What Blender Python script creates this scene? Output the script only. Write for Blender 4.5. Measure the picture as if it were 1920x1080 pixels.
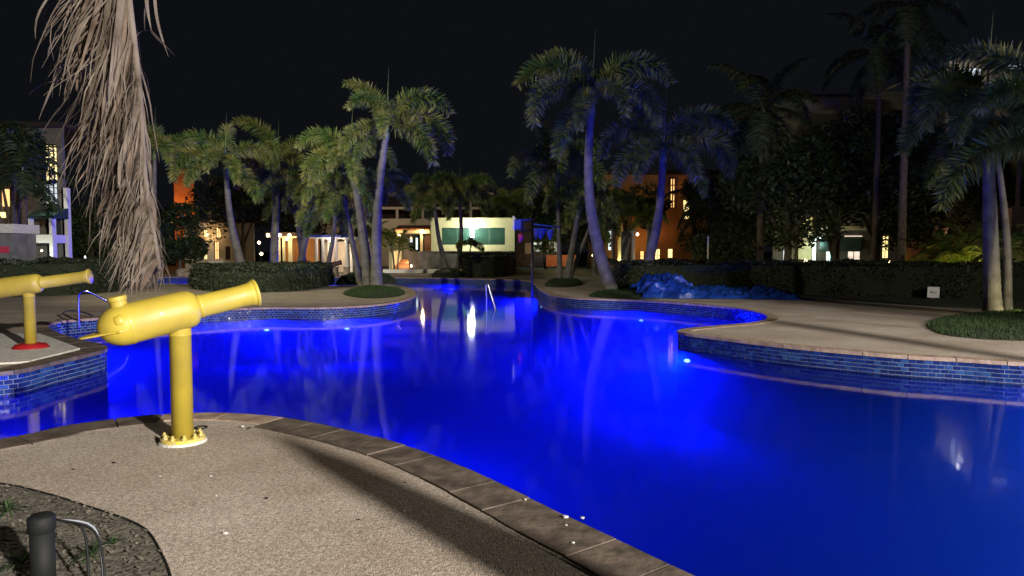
import bpy, math, random
from math import radians as R, pi, sin, cos
from mathutils import Vector, Matrix, noise
from mathutils.geometry import tessellate_polygon
random.seed(7)
S = bpy.context.scene
COL = S.collection
for o in list(bpy.data.objects): bpy.data.objects.remove(o)

# ------------------------------------------------------------------ camera
F, CX, CY, HZ, CAMH = 1300.0, 960.0, 540.0, 470.0, 1.6
PITCH = math.atan((CY - HZ) / F)
cam = bpy.data.objects.new('camera', bpy.data.cameras.new('camera'))
COL.objects.link(cam)
cam.location = (0, 0, CAMH)
cam.rotation_euler = (pi / 2 - PITCH, 0, 0)
cam.data.sensor_width = 36
cam.data.lens = 36 * F / 1920
cam.data.clip_start = 0.05
cam.data.clip_end = 2000
S.camera = cam
# ------------------------------------------------------------------ world, exposure
W = bpy.data.worlds.new('World'); S.world = W; W.use_nodes = True
bg = W.node_tree.nodes['Background']
bg.inputs[0].default_value = (0.0042, 0.0046, 0.0062, 1)
bg.inputs[1].default_value = 1.0
S.view_settings.view_transform = 'Standard'
S.view_settings.look = 'None'
S.view_settings.exposure = 0
S.view_settings.gamma = 1
S.view_settings.use_curve_mapping = False
S.cycles.max_bounces = 6
S.cycles.diffuse_bounces = 2
S.cycles.glossy_bounces = 3
S.cycles.transmission_bounces = 4
S.cycles.transparent_max_bounces = 8
S.cycles.sample_clamp_indirect = 2.0
S.cycles.use_light_tree = True
# main lamps (bodies of the two lamp posts are built further down)
LAMP_A = Vector((15, -14, 9)); LAMP_A_W = 72000; LAMP_A_C = (1.0, 0.93, 0.85)
LAMP_B = Vector((19, -0.5, 5.8)); LAMP_B_W = 6500; LAMP_B_C = (1.0, 0.91, 0.80)
LAMP_C = Vector((-17, 13, 7.5)); LAMP_C_W = 12500; LAMP_C_C = (1.0, 0.92, 0.62)  # extra lamp added to brighten the left palms
POOL_W = 1000
POOL_C = (0.0, 0.004, 1.0)

# ------------------------------------------------------------------ pixel -> world
def ray(px, py):
    u = (px - CX) / F; v = (CY - py) / F
    return Vector((u, cos(PITCH) + v * sin(PITCH), -sin(PITCH) + v * cos(PITCH)))
def P(px, py, z=0.0):
    d = ray(px, py); t = (z - CAMH) / d.z
    return Vector((d.x * t, d.y * t, z))
def Q(px, py, Y):
    d = ray(px, py); t = Y / d.y
    return Vector((d.x * t, Y, CAMH + d.z * t))
def gx(px, Y): return Q(px, 470, Y).x
def gz(py, Y): return Q(960, py, Y).z

# ------------------------------------------------------------------ materials
def mat(name, col, rough=0.6, col2=None, scale=4.0, detail=4.0, bump=0.0, bscale=None, metal=0.0,
        emit=None, estr=0.0, vec='Object', spec=0.5, thr=(0.35, 0.65), coat=0.0, transl=0.0):
    m = bpy.data.materials.new(name); m.use_nodes = True
    nt = m.node_tree; N = nt.nodes; L = nt.links
    b = N['Principled BSDF']
    b.inputs['Base Color'].default_value = (*col, 1)
    b.inputs['Roughness'].default_value = rough
    b.inputs['Metallic'].default_value = metal
    b.inputs['Specular IOR Level'].default_value = spec
    b.inputs['Coat Weight'].default_value = coat
    tc = N.new('ShaderNodeTexCoord')
    if col2:
        n = N.new('ShaderNodeTexNoise'); n.inputs['Scale'].default_value = scale; n.inputs['Detail'].default_value = detail
        r = N.new('ShaderNodeValToRGB')
        r.color_ramp.elements[0].position = thr[0]; r.color_ramp.elements[1].position = thr[1]
        r.color_ramp.elements[0].color = (*col, 1); r.color_ramp.elements[1].color = (*col2, 1)
        L.new(tc.outputs[vec], n.inputs['Vector']); L.new(n.outputs['Fac'], r.inputs[0]); L.new(r.outputs[0], b.inputs['Base Color'])
    if bump:
        n2 = N.new('ShaderNodeTexNoise'); n2.inputs['Scale'].default_value = bscale or scale * 4; n2.inputs['Detail'].default_value = 5
        bp = N.new('ShaderNodeBump'); bp.inputs['Strength'].default_value = bump; bp.inputs['Distance'].default_value = 0.02
        L.new(tc.outputs[vec], n2.inputs['Vector']); L.new(n2.outputs['Fac'], bp.inputs['Height']); L.new(bp.outputs[0], b.inputs['Normal'])
    if emit:
        b.inputs['Emission Color'].default_value = (*emit, 1); b.inputs['Emission Strength'].default_value = estr
    if transl:
        t = N.new('ShaderNodeBsdfTranslucent'); mx = N.new('ShaderNodeMixShader'); mx.inputs[0].default_value = transl
        src = b.inputs['Base Color'].links[0].from_socket if b.inputs['Base Color'].links else None
        if src: L.new(src, t.inputs[0])
        else: t.inputs[0].default_value = (*col, 1)
        L.new(b.outputs[0], mx.inputs[1]); L.new(t.outputs[0], mx.inputs[2]); L.new(mx.outputs[0], N['Material Output'].inputs[0])
    return m

def aggregate_mat():
    m = bpy.data.materials.new('exposed_aggregate'); m.use_nodes = True
    nt = m.node_tree; N = nt.nodes; L = nt.links; b = N['Principled BSDF']
    b.inputs['Roughness'].default_value = 0.9
    tc = N.new('ShaderNodeTexCoord')
    v = N.new('ShaderNodeTexVoronoi'); v.inputs['Scale'].default_value = 120
    n = N.new('ShaderNodeTexNoise'); n.inputs['Scale'].default_value = 0.9; n.inputs['Detail'].default_value = 7
    n3 = N.new('ShaderNodeTexNoise'); n3.inputs['Scale'].default_value = 34; n3.inputs['Detail'].default_value = 6
    for x in (v, n, n3): L.new(tc.outputs['Object'], x.inputs['Vector'])
    r = N.new('ShaderNodeValToRGB')
    e = r.color_ramp.elements; e[0].position = 0.0; e[0].color = (0.29, 0.24, 0.195, 1); e[1].position = 1.0; e[1].color = (0.68, 0.61, 0.52, 1)
    k = e.new(0.5); k.color = (0.47, 0.40, 0.325, 1)
    sp = N.new('ShaderNodeSeparateColor'); L.new(v.outputs['Color'], sp.inputs[0]); L.new(sp.outputs[0], r.inputs[0])
    r2 = N.new('ShaderNodeValToRGB'); r2.color_ramp.elements[0].position = 0.3; r2.color_ramp.elements[1].position = 0.7
    r2.color_ramp.elements[0].color = (0.66, 0.60, 0.54, 1); r2.color_ramp.elements[1].color = (1.0, 1.0, 1.0, 1)
    L.new(n.outputs['Fac'], r2.inputs[0])
    r3 = N.new('ShaderNodeValToRGB'); r3.color_ramp.elements[0].position = 0.32; r3.color_ramp.elements[1].position = 0.62
    r3.color_ramp.elements[0].color = (0.5, 0.5, 0.5, 1)
    L.new(n3.outputs['Fac'], r3.inputs[0])
    mx = N.new('ShaderNodeMix'); mx.data_type = 'RGBA'; mx.blend_type = 'MULTIPLY'; mx.inputs[0].default_value = 1
    L.new(r.outputs[0], mx.inputs[6]); L.new(r2.outputs[0], mx.inputs[7])
    mx2 = N.new('ShaderNodeMix'); mx2.data_type = 'RGBA'; mx2.blend_type = 'MULTIPLY'; mx2.inputs[0].default_value = 0.6
    L.new(mx.outputs[2], mx2.inputs[6]); L.new(r3.outputs[0], mx2.inputs[7]); L.new(mx2.outputs[2], b.inputs['Base Color'])
    bp = N.new('ShaderNodeBump'); bp.inputs['Strength'].default_value = 0.55; bp.inputs['Distance'].default_value = 0.006
    ad = N.new('ShaderNodeMath'); ad.operation = 'SUBTRACT'; L.new(n3.outputs['Fac'], ad.inputs[0]); L.new(v.outputs['Distance'], ad.inputs[1])
    L.new(ad.outputs[0], bp.inputs['Height']); L.new(bp.outputs[0], b.inputs['Normal'])
    return m

def tile_mat(name, island):
    m = bpy.data.materials.new(name); m.use_nodes = True
    nt = m.node_tree; N = nt.nodes; L = nt.links; b = N['Principled BSDF']
    src = N.new('ShaderNodeNewGeometry').outputs['Random Per Island'] if island else N.new('ShaderNodeObjectInfo').outputs['Random']
    r = N.new('ShaderNodeValToRGB'); e = r.color_ramp.elements
    e[0].color = (0.006, 0.014, 0.075, 1); e[1].position = 1; e[1].color = (0.022, 0.066, 0.18, 1)
    a = e.new(0.45); a.color = (0.008, 0.022, 0.11, 1); c = e.new(0.75); c.color = (0.011, 0.032, 0.125, 1)
    L.new(src, r.inputs[0]); L.new(r.outputs[0], b.inputs['Base Color'])
    b.inputs['Roughness'].default_value = 0.16
    tc = N.new('ShaderNodeTexCoord'); n = N.new('ShaderNodeTexNoise'); n.inputs['Scale'].default_value = 14
    L.new(tc.outputs['Object'], n.inputs['Vector'])
    bp = N.new('ShaderNodeBump'); bp.inputs['Strength'].default_value = 0.5; bp.inputs['Distance'].default_value = 0.02
    L.new(n.outputs['Fac'], bp.inputs['Height']); L.new(bp.outputs[0], b.inputs['Normal'])
    return m

def water_mat():
    m = bpy.data.materials.new('pool_water'); m.use_nodes = True
    nt = m.node_tree; N = nt.nodes; L = nt.links
    N.remove(N['Principled BSDF'])
    tr = N.new('ShaderNodeBsdfTransparent'); tr.inputs[0].default_value = (0.78, 0.90, 1.0, 1)
    gl = N.new('ShaderNodeBsdfGlossy'); gl.inputs['Roughness'].default_value = 0.055; gl.inputs[0].default_value = (0.92, 0.94, 1, 1)
    fr = N.new('ShaderNodeFresnel'); fr.inputs[0].default_value = 1.33
    mx = N.new('ShaderNodeMixShader')
    tc = N.new('ShaderNodeTexCoord'); mp = N.new('ShaderNodeMapping'); mp.inputs['Scale'].default_value = (0.7, 1.0, 1)
    n = N.new('ShaderNodeTexNoise'); n.inputs['Scale'].default_value = 2.2; n.inputs['Detail'].default_value = 2
    L.new(tc.outputs['Object'], mp.inputs[0]); L.new(mp.outputs[0], n.inputs['Vector'])
    bp = N.new('ShaderNodeBump'); bp.inputs['Strength'].default_value = 0.05; bp.inputs['Distance'].default_value = 0.03
    L.new(n.outputs['Fac'], bp.inputs['Height']); L.new(bp.outputs[0], gl.inputs['Normal'])
    L.new(fr.outputs[0], mx.inputs[0]); L.new(tr.outputs[0], mx.inputs[1]); L.new(gl.outputs[0], mx.inputs[2])
    L.new(mx.outputs[0], N['Material Output'].inputs[0])
    return m

M = dict(
    deck=aggregate_mat(),
    ground=mat('night_lawn', (0.012, 0.02, 0.007), 0.9, (0.022, 0.024, 0.012), 3, bump=0.5),
    grass=mat('grass_blades', (0.008, 0.026, 0.003), 0.85, (0.022, 0.048, 0.008), 8),
    soil=mat('planter_soil', (0.05, 0.042, 0.03), 1.0, (0.14, 0.125, 0.095), 22, detail=9, bump=1.0, bscale=45),
    basin=mat('blue_pool_plaster', (0.016, 0.075, 0.42), 0.9),
    slate=mat('slate_coping', (0.055, 0.042, 0.032), 0.62, (0.15, 0.115, 0.09), 5.5, detail=9, bump=0.6, bscale=14, thr=(0.36, 0.72)),
    tancope=mat('tan_coping', (0.20, 0.13, 0.09), 0.8, (0.33, 0.25, 0.18), 5, bump=0.4),
    grout=mat('pale_grout', (0.10, 0.12, 0.19), 0.9, (0.16, 0.185, 0.27), 9),
    tile=tile_mat('blue_glazed_tile', False), tile_i=tile_mat('blue_glazed_tile_far', True),
    water=water_mat(),
    yellow=mat('yellow_gloss_paint', (0.43, 0.33, 0.035), 0.5, (0.33, 0.245, 0.035), 3.5, detail=8, bump=0.15, bscale=9, coat=0.08),
    yellowworn=mat('chipped_yellow_paint', (0.62, 0.46, 0.02), 0.5, (0.42, 0.36, 0.2), 28, bump=0.5),
    red=mat('red_base_paint', (0.36, 0.01, 0.015), 0.35, (0.28, 0.012, 0.015), 9),
    whiteconc=mat('pale_concrete', (0.42, 0.40, 0.36), 0.9, (0.6, 0.58, 0.52), 16, bump=0.4),
    dark=mat('dark_rubber', (0.006, 0.007, 0.007), 0.7, spec=.25),
    chrome=mat('steel_rail', (0.6, 0.6, 0.62), 0.2, metal=1.0),
    trunk=mat('palm_trunk_bark', (0.075, 0.07, 0.066), 0.75, (0.15, 0.142, 0.135), 3, detail=6, bump=0.35, bscale=26),
    shaft=mat('palm_crownshaft', (0.10, 0.16, 0.06), 0.5, (0.18, 0.22, 0.12), 5),
    frond=mat('foxtail_leaflets', (0.08, 0.16, 0.03), 0.45, (0.30, 0.30, 0.08), 1.3, detail=3, transl=0.25),
    frond_old=mat('aging_leaflets', (0.17, 0.15, 0.05), 0.55, (0.22, 0.15, 0.07), 2.2, transl=0.2),
    deadleaf=mat('dead_leaflets', (0.035, 0.025, 0.017), 0.9, (0.15, 0.11, 0.08), 6, detail=5, transl=0.25, spec=.15),
    deadleaf2=mat('dead_leaflets_pale', (0.065, 0.05, 0.036), 0.9, (0.165, 0.135, 0.105), 7, detail=5, transl=0.25, spec=.15),
    leafdark=mat('broad_leaves', (0.016, 0.03, 0.008), 0.6, (0.04, 0.06, 0.018), 2.0),
    hedge=mat('hedge_leaves', (0.004, 0.010, 0.003), 0.65, (0.022, 0.032, 0.012), 3.5),
    hedgecore=mat('hedge_core', (0.008, 0.014, 0.004), 0.95, (0.016, 0.022, 0.008), 12),
    bark=mat('tree_bark', (0.06, 0.045, 0.03), 0.9, (0.13, 0.10, 0.075), 9, bump=0.8),
    tarp=mat('blue_tarp', (0.003, 0.022, 0.17), 0.48, (0.006, 0.042, 0.26), 1.6, bump=1.0, bscale=5),
    sign=mat('white_sign', (0.75, 0.75, 0.73), 0.5, (0.66, 0.66, 0.63), 20),
    ink=mat('sign_ink', (0.03, 0.03, 0.04), 0.7),
    cream=mat('cream_stucco', (0.62, 0.60, 0.38), 0.85, (0.70, 0.66, 0.44), 2.5, bump=0.2, bscale=30),
    greystucco=mat('grey_stucco', (0.10, 0.10, 0.11), 0.95, (0.17, 0.17, 0.18), 2.2, bump=0.5, bscale=22),
    teal=mat('teal_louvre', (0.035, 0.10, 0.085), 0.5, (0.05, 0.13, 0.11), 2.0),
    white=mat('white_paint', (0.70, 0.68, 0.62), 0.6, (0.76, 0.74, 0.68), 4),
    terracotta=mat('terracotta', (0.40, 0.16, 0.08), 0.8, (0.50, 0.22, 0.10), 4, bump=0.3),
    dimwall=mat('dimmed_stucco', (0.10, 0.095, 0.085), 0.9, (0.16, 0.15, 0.13), 0.8, bump=0.2, bscale=15),  # stucco darkened so the house walls stay dim at night
    ochre=mat('ochre_stucco', (0.20, 0.085, 0.03), 0.9, (0.34, 0.16, 0.055), 0.7, bump=0.2, bscale=15),
    beige=mat('beige_stucco', (0.42, 0.36, 0.26), 0.9, (0.5, 0.44, 0.33), 1.2, bump=0.2, bscale=15),
    brown=mat('brown_door', (0.12, 0.05, 0.03), 0.6, (0.17, 0.08, 0.05), 4),
    darkroof=mat('dark_roof', (0.02, 0.014, 0.012), 0.9, (0.045, 0.025, 0.02), 2),
    awning=mat('green_awning', (0.01, 0.035, 0.03), 0.7, (0.016, 0.045, 0.04), 4),
    darkmetal=mat('dark_metal', (0.02, 0.02, 0.025), 0.4, metal=0.6),
    bluemetal=mat('blue_painted_metal', (0.015, 0.03, 0.22), 0.4, (0.02, 0.05, 0.3), 4),
    glassdark=mat('dark_glass', (0.01, 0.014, 0.016), 0.08),
    rock=mat('tan_rock', (0.26, 0.2, 0.14), 0.9, (0.42, 0.34, 0.25), 6, bump=0.8),
    bronze=mat('old_bronze', (0.13, 0.06, 0.035), 0.55, (0.2, 0.1, 0.06), 8),
    pinkred=mat('red_cloth', (0.4, 0.03, 0.07), 0.7),
)
def glow(name, c, s): return mat(name, (0.6, 0.6, 0.6), 0.5, emit=c, estr=s)
M['g_warm'] = glow('warm_window_glow', (1.0, 0.55, 0.18), 1.6)
M['g_yellow'] = glow('yellow_window_glow', (1.0, 0.78, 0.30), 1.8)
M['g_white'] = glow('white_window_glow', (0.85, 1.0, 0.95), 1.3)
M['g_teal'] = glow('teal_screen_glow', (0.15, 0.85, 0.75), 1.0)
M['g_peach'] = glow('peach_window_glow', (1.0, 0.78, 0.62), 1.1)
M['g_lamp'] = glow('lamp_glow', (1.0, 0.97, 0.85), 40)
M['g_post'] = glow('lamp_post_glow', (1.0, 0.95, 0.85), 6)
M['g_lampw'] = glow('warm_lamp_glow', (1.0, 0.72, 0.35), 14)
M['g_pool'] = glow('pool_lens_glow', (0.25, 0.5, 1.0), 9)
M['g_orange'] = glow('orange_lamp_glow', (1.0, 0.42, 0.12), 5)
M['g_green'] = glow('green_lamp_glow', (0.35, 1.0, 0.12), 1.2)
M['g_dimcool'] = glow('cool_window_glow', (0.75, 0.88, 1.0), 0.75)

# ------------------------------------------------------------------ mesh builder
class MB:
    def __init__(s): s.v = []; s.f = []; s.mi = []; s.cur = 0
    def add(s, vs, fs):
        o = len(s.v); s.v += [tuple(v) for v in vs]
        for f in fs: s.f.append(tuple(i + o for i in f)); s.mi.append(s.cur)
        return s
    def box(s, c, size, rz=0.0, rot=None):
        x, y, z = [k / 2 for k in size]
        m = rot or Matrix.Rotation(rz, 3, 'Z'); c = Vector(c)
        vs = [c + m @ Vector((a * x, b * y, d * z)) for d in (-1, 1) for b in (-1, 1) for a in (-1, 1)]
        return s.add(vs, [(0, 2, 3, 1), (4, 5, 7, 6), (0, 1, 5, 4), (2, 6, 7, 3), (0, 4, 6, 2), (1, 3, 7, 5)])
    def bb(s, x0, x1, y0, y1, z0, z1):
        return s.box(((x0 + x1) / 2, (y0 + y1) / 2, (z0 + z1) / 2), (abs(x1 - x0), abs(y1 - y0), abs(z1 - z0)))
    def tube(s, pts, rad, seg=10, caps=True):
        pts = [Vector(p) for p in pts]; n = len(pts)
        if not hasattr(rad, '__len__'): rad = [rad] * n
        t0 = (pts[1] - pts[0]).normalized()
        a = Vector((0, 0, 1)) if abs(t0.z) < 0.9 else Vector((1, 0, 0))
        u = t0.cross(a).normalized(); o = len(s.v)
        for i, p in enumerate(pts):
            t = (pts[min(i + 1, n - 1)] - pts[max(i - 1, 0)]).normalized()
            u = (u - t * u.dot(t)).normalized(); w = t.cross(u)
            for k in range(seg):
                an = 2 * pi * k / seg
                s.v.append(tuple(p + (u * cos(an) + w * sin(an)) * rad[i]))
        for i in range(n - 1):
            for k in range(seg):
                k2 = (k + 1) % seg
                s.f.append((o + i * seg + k, o + i * seg + k2, o + (i + 1) * seg + k2, o + (i + 1) * seg + k)); s.mi.append(s.cur)
        if caps:
            s.f.append(tuple(o + k for k in range(seg))[::-1]); s.mi.append(s.cur)
            s.f.append(tuple(o + (n - 1) * seg + k for k in range(seg))); s.mi.append(s.cur)
        return s
    def prism(s, poly, z0, z1):
        n = len(poly)
        vs = [(p[0], p[1], z0) for p in poly] + [(p[0], p[1], z1) for p in poly]
        return s.add(vs, [tuple(range(n))[::-1], tuple(range(n, 2 * n))] + [(i, (i + 1) % n, n + (i + 1) % n, n + i) for i in range(n)])
    def mesh(s, name, mats, smooth=False):
        me = bpy.data.meshes.new(name); me.from_pydata(s.v, [], s.f)
        if not isinstance(mats, (list, tuple)): mats = [mats]
        for m in mats: me.materials.append(m)
        if len(mats) > 1: me.polygons.foreach_set('material_index', s.mi)
        if smooth: me.polygons.foreach_set('use_smooth', [True] * len(s.f))
        me.update(); return me
    def build(s, name, mats, parent=None, smooth=False):
        return link(name, s.mesh(name, mats, smooth), parent)
def link(name, me, parent=None, loc=None):
    o = bpy.data.objects.new(name, me); COL.objects.link(o)
    if parent is not None: o.parent = parent
    if loc is not None: o.location = loc
    return o
def tag(o, label=None, cat=None, group=None, kind=None):
    if label: o['label'] = label
    if cat: o['category'] = cat
    if group: o['group'] = group
    if kind: o['kind'] = kind
    return o
def thing(name, label, cat, loc=(0, 0, 0), rz=0, group=None):
    o = bpy.data.objects.new(name, None); COL.objects.link(o); o.empty_display_size = 0.2
    o.location = loc; o.rotation_euler = (0, 0, rz)
    return tag(o, label, cat, group)
def struct(o): o['kind'] = 'structure'; return o
def light(parent, loc, w, col, r=0.08, kind='POINT', rot=None, spot=None, blend=0.6):
    l = bpy.data.lights.new('lamp_light', kind); l.energy = w; l.color = col
    if kind != 'AREA': l.shadow_soft_size = r
    else: l.size = r
    if spot: l.spot_size = spot; l.spot_blend = blend
    o = bpy.data.objects.new('lamp_light', l); COL.objects.link(o); o.parent = parent; o.location = loc
    if rot: o.rotation_euler = rot
    return o
def catmull(pts, closed=False, step=0.3):
    n = len(pts); out = []
    rng = range(n) if closed else range(n - 1)
    for i in rng:
        if closed: p0, p1, p2, p3 = pts[i - 1], pts[i], pts[(i + 1) % n], pts[(i + 2) % n]
        else: p0, p1, p2, p3 = pts[max(i - 1, 0)], pts[i], pts[i + 1], pts[min(i + 2, n - 1)]
        k = max(1, int((p2 - p1).length / step))
        # centripetal-ish: plain uniform with tension by segment length
        l = (p2 - p1).length
        m1 = (p2 - p0) * 0.5; m2 = (p3 - p1) * 0.5
        if m1.length > l: m1 *= l / m1.length
        if m2.length > l: m2 *= l / m2.length
        for j in range(k):
            t = j / k; t2 = t * t; t3 = t2 * t
            out.append(p1 * (2 * t3 - 3 * t2 + 1) + m1 * (t3 - 2 * t2 + t) + p2 * (-2 * t3 + 3 * t2) + m2 * (t3 - t2))
    if not closed: out.append(pts[-1])
    return out

# ------------------------------------------------------------------ pool outline
V2 = lambda x, y: Vector((x, y, 0))
px = lambda *L: [P(a, b) for a, b in L]
near = [V2(-13, 6.6), V2(-9, 5.3), V2(-6, 5.35)] + px((0, 828), (130, 800), (280, 782), (400, 777), (520, 785), (640, 808), (760, 840), (860, 878),
       (960, 925), (1060, 975), (1160, 1022), (1285, 1082)) + [V2(1.35, 2.75), V2(2.1, 2.1), V2(3.4, 1.5), V2(6, 1.5), V2(9, 2.6), V2(10.8, 4.6), V2(11.2, 7.2), V2(10.2, 9.0), V2(8.8, 9.65)]
right = px((1920, 681), (1810, 674), (1700, 668), (1600, 660), (1500, 651), (1400, 640), (1320, 630), (1275, 624), (1276, 619), (1300, 615.5), (1350, 611), (1410, 605.5),
       (1440, 598), (1428, 588), (1380, 578.5), (1300, 570.5), (1240, 566), (1180, 563), (1100, 560), (1060, 557), (1030, 552), (1010, 540), (1003, 532), (985, 526))
far = px((930, 523.5), (870, 523), (780, 521), (650, 519.5), (560, 519), (400, 519), (200, 520), (0, 521), (-60, 526), (0, 533), (150, 534), (300, 532), (400, 532), (560, 537), (640, 536), (700, 534), (740, 534.5),
       (765, 540), (778, 548), (775, 557), (745, 566), (690, 573), (600, 577), (500, 577), (400, 581), (260, 590), (180, 597), (110, 603), (88, 612), (100, 622), (140, 636), (188, 647), (196, 656), (100, 679), (0, 699))
tail = [V2(-8.6, 8.9), V2(-11, 8.7), V2(-13.2, 8.2)]
ctrl = near + right + far + tail
OUT = catmull(ctrl, True, 0.22)
# signed area -> interior side
A2 = sum(OUT[i].x * OUT[(i + 1) % len(OUT)].y - OUT[(i + 1) % len(OUT)].x * OUT[i].y for i in range(len(OUT)))
SGN = 1 if A2 > 0 else -1       # ccw: interior on the left
cum = [0.0]
for i in range(len(OUT)): cum.append(cum[-1] + (OUT[(i + 1) % len(OUT)] - OUT[i]).length)
LEN = cum[-1]
import bisect
def at(s):
    s = s % LEN; i = min(bisect.bisect_right(cum, s) - 1, len(OUT) - 1)
    a, b = OUT[i], OUT[(i + 1) % len(OUT)]; t = (s - cum[i]) / max(cum[i + 1] - cum[i], 1e-6)
    return a.lerp(b, t)
def frame(s, d=0.12):
    p = at(s); t = (at(s + d) - at(s - d)); t.z = 0; t.normalize()
    out = Vector((t.y, -t.x, 0)) * SGN   # away from water
    return p, t, out

# ------------------------------------------------------------------ ground, deck, pool
def holed(name, outer, holes, z, m):
    polys = [[Vector((p[0], p[1], 0)) for p in outer]] + [[Vector((p[0], p[1], 0)) for p in h] for h in holes]
    tris = tessellate_polygon(polys)
    vs = [(p.x, p.y, z) for poly in polys for p in poly]
    fs = []
    for a, b, c in tris:
        A, B, C_ = Vector(vs[a]), Vector(vs[b]), Vector(vs[c])
        fs.append((a, b, c) if (B - A).cross(C_ - A).z > 0 else (a, c, b))
    mb = MB(); mb.add(vs, fs); return mb.build(name, m)
DX0, DX1, DY0, DY1 = -30, 30, -22, 47.5
rect = [(DX0, DY0), (DX1, DY0), (DX1, DY1), (DX0, DY1)]
struct(holed('pool_deck', rect, [OUT], 0.0, M['deck']))
big = [(-600, -600), (600, -600), (600, 900), (-600, 900)]
struct(holed('ground', big, [rect], -0.004, M['ground']))
WZ, BZ = -0.30, -1.55
struct(holed('pool_water', [(p.x, p.y) for p in OUT], [], WZ, M['water']))
struct(holed('pool_floor', [(p.x, p.y) for p in OUT], [], BZ, M['basin']))
mb = MB(); n = len(OUT)
mb.add([(p.x, p.y, z) for z in (BZ, -0.36) for p in OUT], [(i, (i + 1) % n, n + (i + 1) % n, n + i) for i in range(n)])
wall = struct(mb.build('pool_wall', M['basin']))
mb = MB()
mb.add([(p.x, p.y, z) for z in (-0.36, 0.0) for p in OUT], [(i, (i + 1) % n, n + (i + 1) % n, n + i) for i in range(n)])
mb.build('grout_band', M['grout'], wall)

mb = MB(); ins = []
for i in range(n):
    tt = (OUT[(i + 1) % n] - OUT[i - 1]).normalized(); ins.append(OUT[i] - Vector((tt.y, -tt.x, 0)) * SGN * .004)
tr3 = tessellate_polygon([ins])
zz0, zz1 = BZ + .004, WZ - .004
mb.add([(p.x, p.y, zz0) for p in ins] + [(p.x, p.y, zz1) for p in ins], [t3 for t3 in tr3] + [tuple(k + n for k in t3)[::-1] for t3 in tr3] + [(i, (i + 1) % n, n + (i + 1) % n, n + i) for i in range(n)])
vm = bpy.data.materials.new('milky_pool_water'); vm.use_nodes = True; vn = vm.node_tree.nodes; vn.remove(vn['Principled BSDF'])
pv = vn.new('ShaderNodeVolumePrincipled'); pv.inputs['Color'].default_value = (0.35, 0.66, 0.97, 1); pv.inputs['Density'].default_value = 0.26; pv.inputs['Anisotropy'].default_value = 0.0
vm.node_tree.links.new(pv.outputs[0], vn['Material Output'].inputs['Volume'])
wb = mb.build('water_body', vm); bm_ = __import__('bmesh').new(); bm_.from_mesh(wb.data); __import__('bmesh').ops.recalc_face_normals(bm_, faces=bm_.faces); bm_.to_mesh(wb.data); bm_.free(); struct(wb)
# tiles of the waterline band
TW, TH = 0.105, 0.062
def vis(p):   # in view and facing, roughly
    d = p.y
    return d > 1 and abs(p.x) < d * 0.80
cand = []
ns = int(LEN / TW)
for k in range(ns):
    for r in range(5):
        s = (k + 0.5 * (r % 2)) * TW
        p, t, o = frame(s)
        facing = o.dot(Vector((p.x, p.y, 0)).normalized()) > 0.02
        cand.append((facing and vis(p), p, t, o, -0.042 - TH * (r + 0.5)))
one = [c for c in cand if c[0]]; one.sort(key=lambda c: c[1].length)
single = one[:300]; ids = set(id(c) for c in single)
tmb = MB(); tmb.box((0, 0, 0), (TW - 0.012, 0.016, TH - 0.011))
# bevelled look: a slightly smaller face in front
tme = tmb.mesh('tile', M['tile'])
rnd = random.Random(3)
for c in single:
    o = link('tile', tme, wall)
    o.matrix_local = Matrix.Translation((c[1].x, c[1].y, c[4])) @ Matrix.Rotation(math.atan2(c[2].y, c[2].x) + rnd.uniform(-.03, .03), 4, 'Z') @ Matrix.Rotation(rnd.uniform(-.03, .03), 4, 'X')
mb = MB()
for c in cand:
    if id(c) in ids: continue
    if not c[0] and c[1].y < 12: continue
    m3 = Matrix.Rotation(math.atan2(c[2].y, c[2].x) + rnd.uniform(-.06, .06), 3, 'Z') @ Matrix.Rotation(rnd.uniform(-.05, .05), 3, 'X')
    mb.box((c[1].x, c[1].y, c[4]), (TW - 0.012, 0.016, TH - 0.011), rot=m3)
tag(mb.build('far_tiles', M['tile_i'], wall), kind='stuff')

# coping stones
coping = struct(thing('pool_coping', None, None))
s = 0.0
while s < LEN:
    p, t, o = frame(s, 0.3)
    slate = (p.y < 6.6) or (p.x < -3.5 and p.y < 14.6 and p.y > 6.6 and p.x > -14 and p.x < -5.5)
    w = 0.34 if slate else 0.24
    L_ = (0.40 + rnd.uniform(-.02, .02)) if slate else 0.62
    e = min(s + L_, LEN)
    g = 0.006
    pts_o, pts_i = [], []
    for k in range(4):
        q, tt, oo = frame(s + g + (e - s - 2 * g) * k / 3, 0.2)
        pts_i.append(q - oo * 0.025); pts_o.append(q + oo * (w + rnd.uniform(-.004, .004)))
    poly = pts_i + pts_o[::-1]
    if SGN > 0: poly = poly[::-1]
    dz = rnd.uniform(-0.003, 0.003) if slate else 0
    mb = MB(); mb.prism(poly, -0.042, 0.014 + dz)
    if SGN > 0: pass
    mb.build('coping_stone', M['slate'] if slate else M['tancope'], coping)
    s = e

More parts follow.
